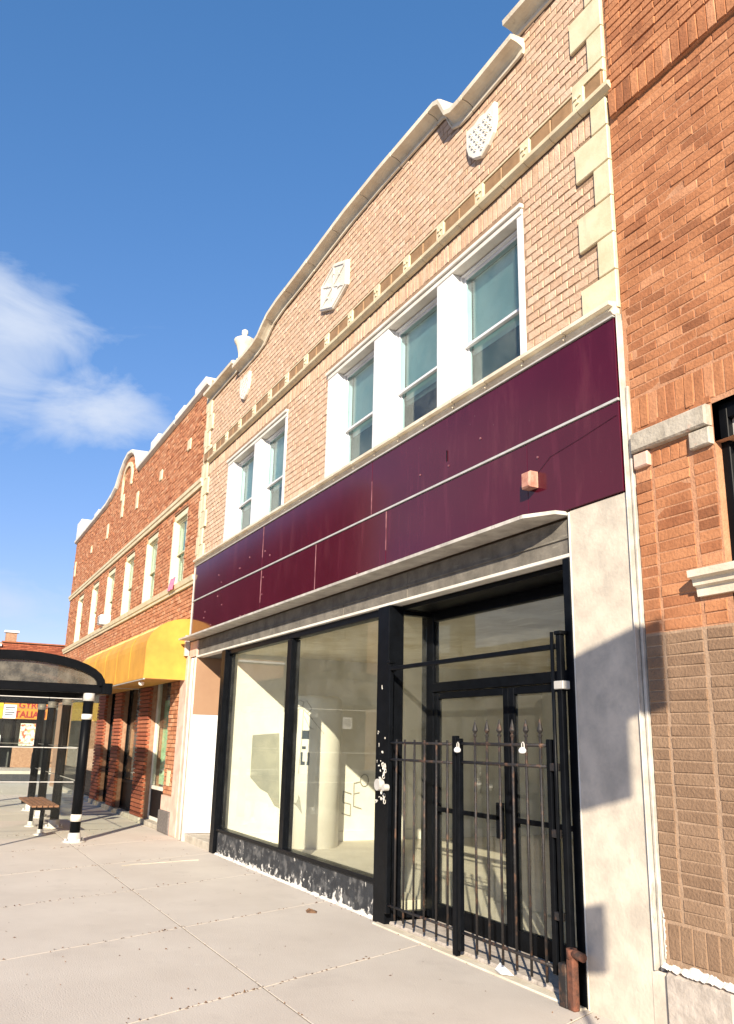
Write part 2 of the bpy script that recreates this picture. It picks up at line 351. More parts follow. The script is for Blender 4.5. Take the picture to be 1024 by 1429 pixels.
def courses(x0, x1, z0, z1, L_, H_, holes=(), top=None, g=.010, off=.5, seed=0):
    out = []; nz = max(1, round((z1 - z0) / H_)); H = (z1 - z0) / nz; r = random.Random(seed)
    for i in range(nz):
        za, zb = z0 + i * H, z0 + (i + 1) * H
        segs = [(x0, x1)]
        for hx0, hx1, hz0, hz1 in holes:
            if zb > hz0 + .01 and za < hz1 - .01:
                ns = []
                for a, b in segs:
                    if hx1 <= a or hx0 >= b: ns.append((a, b)); continue
                    if hx0 > a: ns.append((a, hx0))
                    if hx1 < b: ns.append((hx1, b))
                segs = ns
        for a, b in segs:
            if b - a < .03: continue
            x = math.floor(a / L_) * L_ - 0 if L_ > 5 else math.floor(a / L_) * L_ - (L_ * off if i % 2 else 0)
            while x < b:
                xa, xb = max(x, a) + g / 2, min(x + L_, b) - g / 2; x += L_
                if xb - xa < .025: continue
                zt = zb - g / 2
                if top:
                    lim = min(top(xa), top(xb))
                    if za + .02 > lim: continue
                    zt = min(zt, lim)
                out.append((xa, xb, za + g / 2, zt))
    return out
def soldiers(x0, x1, z0, z1, w=.075, g=.01):
    n = round((x1 - x0) / w); w = (x1 - x0) / n
    return [(x0 + i * w + g / 2, x0 + (i + 1) * w - g / 2, z0 + g / 2, z1 - g / 2) for i in range(n)]
def wall_sheet(x0, x1, z0, z1, y, th, holes=(), top=None, step=.25, back=True):
    xs = {x0, x1}
    for h in holes: xs |= {max(x0, min(x1, h[0])), max(x0, min(x1, h[1]))}
    if top:
        x = x0
        while x < x1: xs.add(x); x += step
    xs = sorted(xs); b = MB()
    for a, c in zip(xs, xs[1:]):
        if c - a < 1e-5: continue
        mid = (a + c) / 2; ta, tb = (top(a), top(c)) if top else (z1, z1)
        cuts = sorted([(h[2], h[3]) for h in holes if h[0] <= mid <= h[1]]); z = z0
        for h0, h1 in cuts + [(None, None)]:
            last = h0 is None
            za = ta if last else h0; zb = tb if last else h0
            if za > z + 1e-4:
                b.quad((a, y, z), (c, y, z), (c, y, zb), (a, y, za))
                if back: b.quad((c, y + th, z), (a, y + th, z), (a, y + th, za), (c, y + th, zb))
                if last: b.quad((a, y, za), (c, y, zb), (c, y + th, zb), (a, y + th, za))
            if not last: z = h1
    for h0, h1, k0, k1 in holes:
        k0 = max(k0, z0)
        b.quad((h0, y, k0), (h0, y, k1), (h0, y + th, k1), (h0, y + th, k0)); b.quad((h1, y, k1), (h1, y, k0), (h1, y + th, k0), (h1, y + th, k1))
        b.quad((h0, y, k1), (h1, y, k1), (h1, y + th, k1), (h0, y + th, k1)); b.quad((h1, y, k0), (h0, y, k0), (h0, y + th, k0), (h1, y + th, k0))
    b.quad((x0, y, z0), (x0, y + th, z0), (x0, y + th, top(x0) if top else z1), (x0, y, top(x0) if top else z1))
    b.quad((x1, y + th, z0), (x1, y, z0), (x1, y, top(x1) if top else z1), (x1, y + th, top(x1) if top else z1))
    return b
def interp(pts):
    def f(x):
        if x <= pts[0][0]: return pts[0][1]
        for (a, za), (b, zb) in zip(pts, pts[1:]):
            if x <= b: return za + (zb - za) * (x - a) / max(b - a, 1e-6)
        return pts[-1][1]
    return f
def coping_run(parent, pts, stone_len, prof, mat='coping', gap=.012, name='coping_stone'):
    """sweeps prof [(y, h)] along the xz polyline, cut into stones"""
    P = [Vector((x, 0, z)) for x, z in pts]; seg = [(b - a).length for a, b in zip(P, P[1:])]; tot = sum(seg)
    nrm = []
    for i in range(len(P)):
        d = (P[min(i + 1, len(P) - 1)] - P[max(i - 1, 0)]).normalized(); nrm.append((Vector((-d.z, 0, d.x)) + Vector((0, 0, 1.6))).normalized())
    def at(s):
        for i, l in enumerate(seg):
            if s <= l or i == len(seg) - 1:
                f = min(1, s / l); return P[i].lerp(P[i + 1], f), nrm[i].lerp(nrm[i + 1], f).normalized()
            s -= l
    n = max(1, round(tot / stone_len))
    cum = [0]
    for l in seg: cum.append(cum[-1] + l)
    for k in range(n):
        s0, s1 = tot * k / n + gap / 2, tot * (k + 1) / n - gap / 2
        ss = [s0] + [c for c in cum if s0 + .01 < c < s1 - .01] + [s1]
        b = MB(); m_ = len(prof); dy = rnd.uniform(-.004, .004); vs = []
        for s in ss:
            p, nn = at(s)
            for (yy, h) in prof: vs.append((p.x + nn.x * h, yy + dy, p.z + nn.z * h))
        fs = []
        for i in range(len(ss) - 1):
            for j in range(m_): fs.append((i * m_ + j, i * m_ + (j + 1) % m_, (i + 1) * m_ + (j + 1) % m_, (i + 1) * m_ + j))
        fs.append(tuple(range(m_ - 1, -1, -1))); fs.append(tuple((len(ss) - 1) * m_ + j for j in range(m_)))
        b.add(vs, fs); b.build(name, mat, parent, fix=True)

# ------------------------------------------------------------------ ground
g = MB(); g.quad((-400, -300, -.2), (400, -300, -.2), (400, 300, -.2), (-400, 300, -.2)); o = g.build('ground', 'asphalt'); o['kind'] = 'structure'; o['label'] = 'flat dark ground reaching the horizon'
road = MB().box(-60, 30, -16, -5.2, -.25, -.13).build('road', 'asphalt'); road['kind'] = 'structure'
cross = MB().box(-41.5, -33, -80, 80, -.25, -.126).build('cross_street', 'asphalt'); cross['kind'] = 'structure'
walk = MB().box(-32.4, 12, -4.85, .6, -.3, -.0045).build('sidewalk', 'joint'); walk['kind'] = 'structure'
kerb = MB()
x = -32.6
while x < 12: kerb.box(x + .005, x + 1.995, -5.05, -4.86, -.3, .0); x += 2
kerb = kerb.build('kerb', 'concrete', bevel=.015); kerb['kind'] = 'structure'
far_walk = MB().box(-60, -41.6, -40, 60, -.3, .0).build('far_pavement', 'slab'); far_walk['kind'] = 'structure'
opp_walk = MB().box(-32, 12, -19, -16.1, -.3, 0).build('opposite_pavement', 'slab'); opp_walk['kind'] = 'structure'
SK = -.43; r = random.Random(4)
def slab(xa, xb, ya, yb, yref=-1.70):
    g_ = .006; c = .0015
    q = [(xa + SK * (ya - yref) + g_, ya + g_), (xb + SK * (ya - yref) - g_, ya + g_), (xb + SK * (yb - yref) - g_, yb - g_), (xa + SK * (yb - yref) + g_, yb - g_)]
    cx = sum(p[0] for p in q) / 4; cy = sum(p[1] for p in q) / 4; dz = r.uniform(-.001, .0015)
    qi = [(p[0] + (c if p[0] < cx else -c), p[1] + (c if p[1] < cy else -c)) for p in q]
    vs = [(a, b, -.05) for a, b in q] + [(a, b, dz - .0015) for a, b in q] + [(a, b, dz) for a, b in qi]
    MB().add(vs, [(8, 9, 10, 11)] + [(i, (i + 1) % 4, 4 + (i + 1) % 4, 4 + i) for i in range(4)] + [(4 + i, 4 + (i + 1) % 4, 8 + (i + 1) % 4, 8 + i) for i in range(4)]).build('slab', 'slab', walk)
xj = [-5.75 + 1.96 * i for i in range(-13, 9)]
for a, b in zip(xj, xj[1:]):
    slab(a, b, -1.70, .28); slab(a, b, -3.4, -1.70); slab(a, b, -4.85, -3.4)
# cracked ridge of patching mortar near the left wall
b = MB(); r = random.Random(2); p = Vector((-11.55, -1.55, 0))
pts = []
for i in range(15):
    pts.append((-11.5 - .015 * i + r.uniform(-.02, .02), -1.45 + i * .075)); 
for (xa, ya), (xb, yb) in zip(pts, pts[1:]):
    w_ = r.uniform(.015, .05) if ya < -1 else .014
    b.add([(xa - w_, ya, .0015), (xa + w_, ya, .0015), (xb + w_, yb, .0015), (xb - w_, yb, .0015), (xa, ya, .009), (xb, yb, .009)], [(0, 4, 5, 3), (1, 2, 5, 4)])
b.build('patching_mortar', 'coping', walk)
# dry leaf litter
b = MB(); r = random.Random(9)
def leafbit(x, y, s):
    a = r.uniform(0, 6.28); c, sn = math.cos(a) * s, math.sin(a) * s; h = r.uniform(.004, .016)
    b.add([(x - c, y - sn, .003), (x + sn * .5, y - c * .5, h), (x + c, y + sn, .005), (x - sn * .5, y + c * .5, h * .7)], [(0, 1, 2), (0, 2, 3)])
for i in range(420):   # gathered along the joints
    j = r.choice(xj[8:16]); y = -1.7 + r.choice([-1, -1, 1]) * abs(r.gauss(0, .9))
    if -3.8 < y < -.1: leafbit(j + SK * (y + 1.7) + r.gauss(0, .012), y, r.uniform(.004, .015))
for i in range(60): leafbit(r.uniform(-14, -4), -1.7 + r.gauss(0, .015), r.uniform(.003, .010))
for i in range(190):
    y = r.uniform(-3.8, -.05); leafbit(r.uniform(-16, -4), y, r.uniform(.004, .014))
for i in range(70): leafbit(r.uniform(-12, -4.6), r.uniform(-.12, .0), r.uniform(.003, .009))
lit = b.build('leaf_litter', 'dead_leaf'); lit['kind'] = 'stuff'; lit['label'] = 'bits of dry leaf lying along the sidewalk joints'

# ================================================================== MAIN BUILDING
XL, XR = -14.28, -3.95
main = thing('storefront_building', 'vacant buff brick storefront building with maroon sign band and curved parapet', 'building', (-9.1, 0, 0))
OUT = [(-14.28, 7.66), (-12.62, 7.65), (-12.6, 7.54), (-11.65, 7.54), (-11.4, 7.57), (-11.2, 7.67), (-11.0, 7.75), (-10.6, 7.80), (-9.75, 7.83), (-9.0, 7.88), (-8.3, 7.915), (-7.4, 7.915), (-6.6, 7.89), (-6.22, 7.88),
       (-6.12, 7.84), (-6.06, 7.74), (-6.0, 7.62), (-5.9, 7.57), (-5.75, 7.56), (-5.02, 7.59), (-5.0, 7.84), (-3.95, 7.78)]
topf = interp([(x, z - .13) for x, z in OUT])
WINS_R = (-8.93, -5.0, 4.53, 5.97)
WINS_L = (-12.88, -10.28, 4.53, 5.97)
wall_sheet(XL, XR, 4.40, 8, 0, .25, [WINS_R, WINS_L], topf, .1).build('wall', 'mortar_buff', main)
QW = .36; QN = .19
# quoins: alternating wide and narrow stones, bricks toothed against them
QH = .30; zq = 4.50; k = 0; holesq = []
while zq < 7.55:
    wd = .38 if k % 2 == 0 else .19
    zt = min(zq + QH, 7.62)
    MB().box(XR - wd + .02, XR - .003, -.028, .05, zq + .004, zt - .004, ch=.006).build('quoin_stone', 'terracotta', main)
    wl = .33 if k % 2 == 0 else .2
    if zt < 7.5: MB().box(XL + .003, XL + wl - .02, -.028, .05, zq + .004, zt - .004, ch=.006).build('quoin_stone', 'terracotta', main)
    holesq.append((XR - wd + .02, XR, zq, zt)); holesq.append((XL, XL + wl - .02, zq, zt)); zq = zt; k += 1
holes_all = [WINS_R, WINS_L] + holesq
rects = courses(XL, XR, 4.53, 6.035, .142, .0755, holes_all, None, .012, seed=1)
up = courses(XL, XR, 6.495, 8.0, .142, .0755, holesq, lambda x: topf(x) - .04, .012, seed=2)
sol = [q for q in soldiers(XL + .2, XR - .19, 6.04, 6.24, .072, .011)]
rects = [q for q in rects] 
nR = lay_bricks(main, 'brick_buff', rects + up + sol, -.0025, .0025, 300, .03, 5, tilt=.004)
# string course: cream lip with brown tiles and ornamental blocks
ox = [-4.21 - .672 * i for i in range(15)]
def ornament(xc):
    b = MB(); b.box(xc - .065, xc + .065, -.062, .0, 6.32, 6.475, ch=.006)
    for i in range(3):
        a = i * 2.094 + .5; cx, cz = xc + .03 * math.cos(a), 6.398 + .034 * math.sin(a)
        b.prism([(cx - .018, cz - .014), (cx + .018, cz - .014), (cx, cz + .018)], -.072, -.058)
    b.build('ornament_block', 'terracotta', main)
for i, xc in enumerate(ox):
    ornament(xc)
    nx = ox[i + 1] if i + 1 < len(ox) else XL
    xa, xb = xc - .07, nx + .07 if i + 1 < len(ox) else XL + .02
    mid = (xa + xb) / 2
    for a, c in ((xa, mid), (mid, xb)):
        MB().box(min(a, c) + .006, max(a, c) - .006, -.05 - rnd.uniform(0, .004), 0, 6.325, 6.47, ch=.008).build('terracotta_tile', 'tile_brown', main)
    # lip stones
    for a, c in ((xc + .336, xc), (xc, xc - .336)):
        MB().prism_x([(-.012, 6.245), (-.04, 6.25), (-.075, 6.275), (-.08, 6.305), (-.05, 6.318), (0, 6.318)], min(a, c) + .003, max(a, c) - .003).build('lip_stone', 'terracotta', main, fix=True)
MB().box(ox[0] + .07, XR - .01, -.05, 0, 6.325, 6.47, ch=.008).build('terracotta_tile', 'tile_brown', main)
MB().box(XL, XR, -.056, 0, 6.477, 6.492).build('tile_capping', 'terracotta', main)
# sill course above the sign band
xx = XR - .01
while xx > XL + .1:
    x2 = max(xx - .505, XL)
    MB().prism_x([(0, 4.44), (-.06, 4.44), (-.085, 4.46), (-.06, 4.475), (-.06, 4.50), (-.1, 4.505), (-.1, 4.535), (0, 4.548)], x2 + .006, xx - .006).build('sill_stone', 'coping', main, fix=True)
    xx = x2
# coping
prof = [(-.012, -.165), (-.032, -.16), (-.036, -.14), (-.022, -.135), (-.024, -.105), (-.05, -.085), (-.09, -.07), (-.15, -.062), (-.155, -.012), (-.12, 0), (.28, .02), (.28, -.14), (.0, -.14)]
i1 = OUT.index((-12.6, 7.54)); i2 = OUT.index((-5.02, 7.59))
coping_run(main, OUT[:i1], .8, prof); coping_run(main, [(-12.6, 7.54)] + OUT[i1 + 1:i2] + [(-4.9, 7.59)], .80, prof)
coping_run(main, [(-5.03, 7.835), (-3.95, 7.78)], .6, prof)
urn = MB().lathe((-12.42, -.02, 7.5), [(.12, 0), (.12, .08), (.085, .10), (.09, .2), (.125, .33), (.165, .40), (.17, .44), (.14, .46), (.06, .50), (.035, .53), (.055, .56), (.05, .61), (.01, .64)]).build('urn', 'coping', smooth=True)
tag(urn, 'small cream lidded urn standing on the parapet left of its curved rise', 'urn')
# wall medallions
def scale_out(pts, c, s): return [(c[0] + (x - c[0]) * s, c[1] + (z - c[1]) * s) for x, z in pts]
def shield(xc, zc, w, h):
    pts = [(-.5, .5), (-.2, .46), (0, .52), (.2, .46), (.5, .5), (.5, .05), (.42, -.2), (.25, -.38), (0, -.5), (-.25, -.38), (-.42, -.2), (-.5, .05)]
    pts = [(xc + a * w, zc + b * h) for a, b in pts]
    s = MB().prism(pts[::-1], -.05, 0).build('shield_plaque', 'offwhite', main, bevel=.01, fix=True)
    d = MB()
    for i in range(-2, 3):
        for j in range(-3, 3):
            if abs(i) + max(0, -j - 1) * 1.2 < 2.6:
                x0, z0 = xc + i * w * .16 + (j % 2) * w * .07, zc + j * h * .125 + .02
                d.box(x0 - .018, x0 + .018, -.064, -.045, z0 - .006, z0 + .006); d.box(x0 - .006, x0 + .006, -.062, -.045, z0 - .02, z0 + .004)
    d.build('relief', 'offwhite', s, kind='stuff')
shield(-5.54, 7.01, .47, .44); shield(-12.2, 7.01, .45, .42)
hexp = [(-9.20, 6.94), (-8.80, 6.79), (-8.40, 6.94), (-8.40, 7.28), (-8.80, 7.43), (-9.20, 7.28)]
hx = MB().prism(hexp, -.045, 0).build('hexagon_plaque', 'offwhite', main, bevel=.008, fix=True)
d = MB(); hc = (-8.8, 7.11)
rim, rin = scale_out(hexp, hc, .93), scale_out(hexp, hc, .84)
for i in range(6):
    j = (i + 1) % 6; d.prism([rim[i], rim[j], rin[j], rin[i]], -.056, -.04)
for i in range(3):
    a, c = rin[i], rin[(i + 3) % 6]; v = Vector((c[0] - a[0], c[1] - a[1])).normalized(); n_ = Vector((-v.y, v.x)) * .013
    d.prism([(a[0] + n_.x, a[1] + n_.y), (c[0] + n_.x, c[1] + n_.y), (c[0] - n_.x, c[1] - n_.y), (a[0] - n_.x, a[1] - n_.y)], -.056 + .001 * i, -.04)
for i in range(6):
    a = math.radians(60 * i + 30); cx, cz = hc[0] + .2 * math.cos(a), hc[1] + .17 * math.sin(a)
    d.prism([(cx - .03, cz - .02), (cx + .03, cz - .02), (cx, cz + .035)], -.058, -.04)
d.build('relief', 'offwhite', hx, fix=True, kind='stuff')

# upper windows
def sash_window(parent, x0, x1, z0, z1, y, mat='white', rail=5.11, blind='blind', fr=.02, low_blind=True, glass='glass_win'):
    w = MB()
    w.box(x0, x0 + fr, y - .02, y + .1, z0, z1); w.box(x1 - fr, x1, y - .02, y + .1, z0, z1)
    w.box(x0 + fr, x1 - fr, y - .02, y + .1, z1 - fr, z1); w.box(x0 + fr, x1 - fr, y - .02, y + .1, z0, z0 + fr)
    w = w.build('window', mat, parent, bevel=.004)
    a, b = x0 + fr, x1 - fr; t = .028
    for (s0, s1, yy) in ((rail - .02, z1 - fr, y + .01), (z0 + fr, rail + .02, y + .045)):
        s = MB(); s.box(a, a + t, yy, yy + .03, s0, s1); s.box(b - t, b, yy, yy + .03, s0, s1); s.box(a + t, b - t, yy, yy + .03, s1 - t, s1); s.box(a + t, b - t, yy, yy + .03, s0, s0 + t)
        s.build('sash', mat, w, bevel=.003)
        MB().box(a + t, b - t, yy + .012, yy + .017, s0 + t, s1 - t).build('pane', glass, w)
    if blind:
        bl_ = MB(); zz = z1 - fr
        lo = rail - .25 if not low_blind else z0 + .03
        r_ = random.Random(int(abs(x0) * 100)); sp = .028
        while zz > (lo if low_blind else rail - .12):
            m_ = 0 if zz > rail - .05 else 1
            bl_.add([(a, y + .105, zz), (b, y + .105, zz), (b, y + .125, zz - .021), (a, y + .125, zz - .021)], [(0, 1, 2, 3)], mi=m_); zz -= sp
        bl_.build('blind', [blind, 'blind_grey'], w)
    return w
YW = .095
for (a, c, lb) in ((-6.08, -5.075, True), (-7.36, -6.36, False), (-8.66, -7.69, True)): sash_window(main, a, c, 4.55, 5.86, YW, low_blind=lb, rail=5.13)
for (a, c, lb) in ((-12.60, -11.60, True), (-11.32, -10.35, True)): sash_window(main, a, c, 4.55, 5.86, YW, low_blind=lb, rail=5.13)
for (x0, x1, ms) in ((-8.93, -5.0, [(-8.93, -8.66), (-7.69, -7.36), (-6.36, -6.08), (-5.075, -5.0)]), (-12.88, -10.28, [(-12.88, -12.60), (-11.60, -11.32), (-10.35, -10.28)])):
    for a, c in ms: MB().box(a, c, -.012, .2, 4.55, 5.87).build('window_casing', 'white', main, bevel=.005)
    h = MB(); h.box(x0, x1, -.018, .2, 5.872, 5.925); h.box(x0 - .015, x1 + .01, -.04, .2, 5.927, 5.968)
    h.build('window_head', 'offwhite', main, bevel=.004)
# rooms behind upper windows
b = MB(); b.box(XL + .3, XR - .3, 2.6, 2.7, 4.3, 6.3); b.box(XL + .3, XR - .3, .26, 2.6, 4.3, 4.36); b.box(XL + .3, XR - .3, .26, 2.6, 6.25, 6.3); b.box(XL + .2, XL + .3, .26, 2.7, 4.3, 6.3); b.box(XR - .3, XR - .2, .26, 2.7, 4.3, 6.3)
b.box(-10, -9.9, .26, 2.6, 4.36, 6.25)
b.build('upper_room', 'dark_room', main)
MB().box(XL, XR, .25, 12, 6.9, 7.1).build('roof', 'roofing', main)
MB().box(XL, XR, 11.8, 12, 0, 6.9).build('rear_wall', 'mortar_buff', main)

# maroon sign band
PY = -.045
def panel(x0, x1, z0, z1, dy=0):
    MB().box(x0 + .003, x1 - .003, PY + dy, -.004, z0, z1).build('sign_panel', 'purple', main, bevel=.003)
for a, c in ((-14.28, -10.88), (-10.88, -7.6), (-7.6, -3.98)): panel(a, c, 3.835, 4.425, rnd.uniform(0, .003))
for a, c in ((-14.28, -10.88), (-10.88, -9.02), (-9.02, -7.27), (-7.27, -4.98), (-4.98, -3.98)): panel(a, c, 3.175, 3.805, rnd.uniform(0, .003))
for nm, z0, z1, y0 in (('panel_trim', 3.81, 3.828, -.056), ('panel_trim', 4.427, 4.448, -.06)):
    MB().box(-14.28, -3.975, y0, -.003, z0, z1).build(nm, 'trim', main)
MB().box(-14.295, -14.282, -.06, 0, 3.15, 4.45).build('panel_trim', 'trim', main)
for x, z0, z1 in ((-10.88, 3.98, 4.42), (-10.88, 3.35, 3.80), (-9.02, 3.18, 3.80), (-7.27, 3.40, 3.80), (-7.6, 3.84, 4.2)):
    MB().box(x - .006, x + .004, PY - .003, PY + .004, z0, z1).build('panel_seam', 'seam', main)
r = random.Random(41)
for k in range(16):
    x, z = r.uniform(-14.1, -10.2), r.choice([3.3, 3.5, 3.7, 3.95, 4.1, 4.3]) + r.uniform(-.05, .05)
    MB().cyl((x, PY - .006, z), (x, PY + .003, z), .013, 8).build('rivet', 'seam', main)
for x, z in ((-7.9, 3.27), (-6.1, 3.95), (-4.85, 3.66), (-5.6, 4.05), (-6.6, 4.0)): MB().cyl((x, PY - .006, z), (x, PY + .003, z), .010, 8).build('rivet', 'seam', main)
# ledge below the panels with a chamfered end
MB().add([(-14.28, -.24, 3.145), (-4.80, -.24, 3.145), (-4.58, -.12, 3.145), (-4.56, 0, 3.145), (-14.28, 0, 3.145),
          (-14.28, -.24, 3.172), (-4.80, -.24, 3.172), (-4.58, -.12, 3.172), (-4.56, 0, 3.172), (-14.28, 0, 3.172)],
         [(4, 3, 2, 1, 0), (5, 6, 7, 8, 9), (0, 1, 6, 5), (1, 2, 7, 6), (2, 3, 8, 7), (4, 0, 5, 9)]).build('ledge', 'edge', main)
xs_ = [-14.2, -12.3, -10.4, -8.3, -6.9, -4.55]
for a, c in zip(xs_, xs_[1:]):
    MB().box(a + .004, c - .004, .0, .05, 2.87, 3.128).build('header_board', 'old_board', main, bevel=.004)
    if rnd.random() < 2: MB().box(a + .004, c - .004, -.012, .0, 2.985, 2.997).build('board_batten', 'old_board', main)
MB().box(-14.2, -4.545, -.03, .09, 2.84, 2.868).build('header_trim', 'offwhite', main, bevel=.004)
MB().box(-14.2, -4.55, .05, .3, 2.87, 4.4).build('lintel_beam', 'mortar_buff', main)
# right concrete pilaster, conduit strip, left pilaster
MB().box(-4.54, -3.965, -.03, .5, -.02, 3.172).build('concrete_pilaster', 'concrete_pil', main, bevel=.008)
MB().box(-4.548, -4.535, -.034, -.01, .0, 3.16).build('corner_bead', 'offwhite', main)
t_ = MB(); t_.box(-3.960, -3.950, -.050, .05, .35, 4.45); t_.box(-3.942, -3.920, -.018, .05, .35, 3.9); t_.build('edge_strip', 'edge', main, bevel=.004)
MB().box(-4.0, -3.88, -.035, .3, -.02, .348).build('pilaster_foot', 'concrete_pil', main, bevel=.01)
MB().box(-14.28, -13.86, -.03, .4, -.02, 3.128).build('left_pilaster', 'pink_stone', main, bevel=.01)
MB().box(-13.99, -13.87, -.035, .38, .0, 2.84).build('white_casing', 'offwhite', main)
MB().cyl((-13.93, -.065, .02), (-13.93, -.065, 2.83), .02, 8).build('downpipe', 'offwhite', main, smooth=True)

# side recess at the left end: white and tan painted reveal
MB().box(-13.86, -13.83, -.02, 1.1, .12, 1.925).build('reveal_board', 'white', main)
MB().box(-13.86, -13.832, -.02, 1.1, 1.928, 2.84, label=None) if False else MB().box(-13.86, -13.832, -.02, 1.1, 1.928, 2.84).build('reveal_board', 'tan_paint', main, label='tan painted upper board of the side recess')
MB().box(-13.86, -12.5, .0, 1.1, -.02, .11).build('recess_step', 'stone', main, bevel=.01)
MB().box(-13.83, -12.48, 1.0, 1.08, .11, 2.2).build('side_door', 'offwhite', main)
MB().box(-13.83, -12.48, 1.02, 1.08, 2.2, 2.84).build('transom_board', 'tan_paint', main)
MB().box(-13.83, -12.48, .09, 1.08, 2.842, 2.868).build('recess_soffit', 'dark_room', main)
MB().box(-12.46, -12.40, .125, 5.9, .0, 2.87).build('partition_wall', 'plaster', main)
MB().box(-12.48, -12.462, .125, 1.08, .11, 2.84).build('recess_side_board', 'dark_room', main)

# storefront frames, glass and bulkhead
def frame(x0, x1, z0, z1, y0=.0, y1=.12, mat='black'): MB().box(x0, x1, y0, y1, z0, z1).build('storefront_frame', mat, main, bevel=.006)
frame(-12.48, -12.30, .0, 2.838, -.03, .12); frame(-12.299, -12.262, .30, 2.80, .05, .12)
frame(-9.90, -9.76, .335, 2.76, .0, .12)
frame(-7.40, -7.17, .0, 2.838, -.045, .12)
frame(-12.26, -9.90, 2.77, 2.838, .01, .12); frame(-9.90, -7.40, 2.765, 2.838, .01, .12)
frame(-12.26, -9.90, .30, .345, -.01, .12); frame(-9.90, -7.40, .30, .345, -.012, .12)
MB().box(-12.26, -9.76, .07, .078, .346, 2.768).build('shop_window', 'glass', main)
MB().box(-9.76, -7.40, .07, .078, .346, 2.768).build('shop_window', 'glass', main)
MB().box(-12.26, -9.85, .015, .12, -.02, .298).build('bulkhead_panel', 'bulkhead', main)
MB().box(-9.848, -7.40, .015, .12, -.02, .298).build('bulkhead_panel', 'bulkhead', main)
b = MB(); r = random.Random(12); x = -12.26
while x < -7.42:   # crumbling white skirting at the foot of the bulkhead
    w_ = r.uniform(.04, .12); h_ = r.uniform(.006, .028); x1 = min(x + w_, -7.41)
    b.add([(x, -.02, 0), (x1, -.03, 0), (x1, .02, 0), (x, .02, 0), (x + .01, .0, h_), (x1 - .01, .0, h_ * .8), (x1 - .01, .02, h_ * .8), (x + .01, .02, h_)], [(0, 1, 5, 4), (4, 5, 6, 7), (1, 2, 6, 5), (3, 0, 4, 7)])
    x = x1
b.build('crumbling_skirt', 'offwhite', main, kind='stuff')
# entry recess
YD = .42
MB().box(-7.17, -4.62, .10, YD + .05, 2.80, 2.838).build('entry_soffit', 'black_plain', main)
frame(-4.625, -4.545, .0, 2.838, -.04, .45); frame(-4.70, -4.627, .0, 2.80, YD, YD + .06)
MB().box(-7.22, -7.212, .13, YD - .02, .10, 2.76).build('side_glass', 'glass', main)
frame(-7.26, -7.17, .05, .10, .12, YD); frame(-7.26, -7.17, 2.76, 2.80, .12, YD)
DX = [(-7.30, -7.17)]
frame(-7.34, -7.12, .0, 2.80, YD, YD + .07)
frame(-7.12, -4.70, 2.71, 2.80, YD, YD + .06)
frame(-7.12, -4.70, 2.03, 2.12, YD - .01, YD + .06)
MB().box(-7.12, -4.70, YD + .03, YD + .036, 2.12, 2.71).build('transom_glass', 'glass', main)
def door(x0, x1):
    z0, z1 = .03, 2.025; d_ = MB(); s_ = .075; y0, y1 = YD + .005, YD + .05
    d_.box(x0, x0 + s_, y0, y1, z0, z1); d_.box(x1 - s_, x1, y0, y1, z0, z1); d_.box(x0 + s_, x1 - s_, y0, y1, z1 - .06, z1); d_.box(x0 + s_, x1 - s_, y0, y1, z0, z0 + .15)
    o = d_.build('door', 'black', main, bevel=.004)
    MB().box(x0 + s_, x1 - s_, y0 + .02, y0 + .026, z0 + .15, z1 - .06).build('door_glass', 'glass', o)
    MB().box(x0 + s_, x1 - s_, y0 - .03, y0 - .005, .96, 1.0).build('push_bar', 'black', o, bevel=.006)
    MB().box(x1 - .16, x1 - .07, y0 - .03, y0 - .002, .82, 1.1).build('lock_box', 'black', o, bevel=.006)
    return o
door(-7.115, -5.93); door(-5.925, -4.705)
MB().box(-7.17, -4.55, .0, YD + .02, -.02, .035).build('door_threshold', 'concrete', main, bevel=.01)
MB().box(-7.3, -4.55, -.10, -.002, -.02, .012).build('door_kerb', 'coping', main, bevel=.006)
# interior
b = MB(); b.box(-12.46, -4.4, .12, 6.0, .0, .14)
MB().box(-12.40, -4.56, .5, 6.0, .06, .10).build('interior_floor', 'int_floor', main)
MB().box(-12.40, -7.36, .121, .498, .06, .16).build('window_display_floor', 'int_floor', main)
b = MB(); xx = -12.3
MB().box(-12.46, -4.4, .13, 6.0, 2.87, 2.93).build('interior_ceiling', 'ceiling', main) if False else None
MB().box(-12.40, -7.36, .125, 6.0, 2.80, 2.839).build('interior_ceiling', 'ceiling', main)
MB().box(-7.355, -4.56, .50, 6.0, 2.78, 2.868).build('interior_ceiling', 'ceiling', main)
MB().box(-12.40, -4.56, 5.9, 6.0, .1, 2.8).build('interior_back_wall', 'plaster', main)
MB().box(-4.56, -4.45, .5, 6.0, .0, 2.86).build('interior_side_wall', 'plaster', main)
MB().box(-8.6, -5.7, 3.4, 3.5, .1, 2.55).build('interior_partition', 'plaster', main)
MB().box(-12.40, -12.37, .26, 5.88, .10, .24).build('baseboard', 'plaster', main, bevel=.004)
# round column standing by the left wall
CC = (-11.97, 1.30); CR = .41
cl_ = MB(); cl_.lathe((CC[0], CC[1], .10), [(CR, 0), (CR, 2.0), (CR - .01, 2.06), (CR - .06, 2.10)], 40); cl_.build('round_column', 'plaster', main, smooth=True)
MB().prism_x([(.5, 1.62), (.92, 1.66), (.98, .58), (.9, .62), (.78, .80), (.66, .86), (.5, 1.02)], -12.399, -12.392).build('painted_shade_patch', 'shade_grey', main, fix=True)  # area of shade on the wall, painted as a flat grey patch
def surf(a, z, o=.004): a = math.radians(a + 20); return (CC[0] + (CR + o) * math.cos(a), CC[1] + (CR + o) * math.sin(a), z)
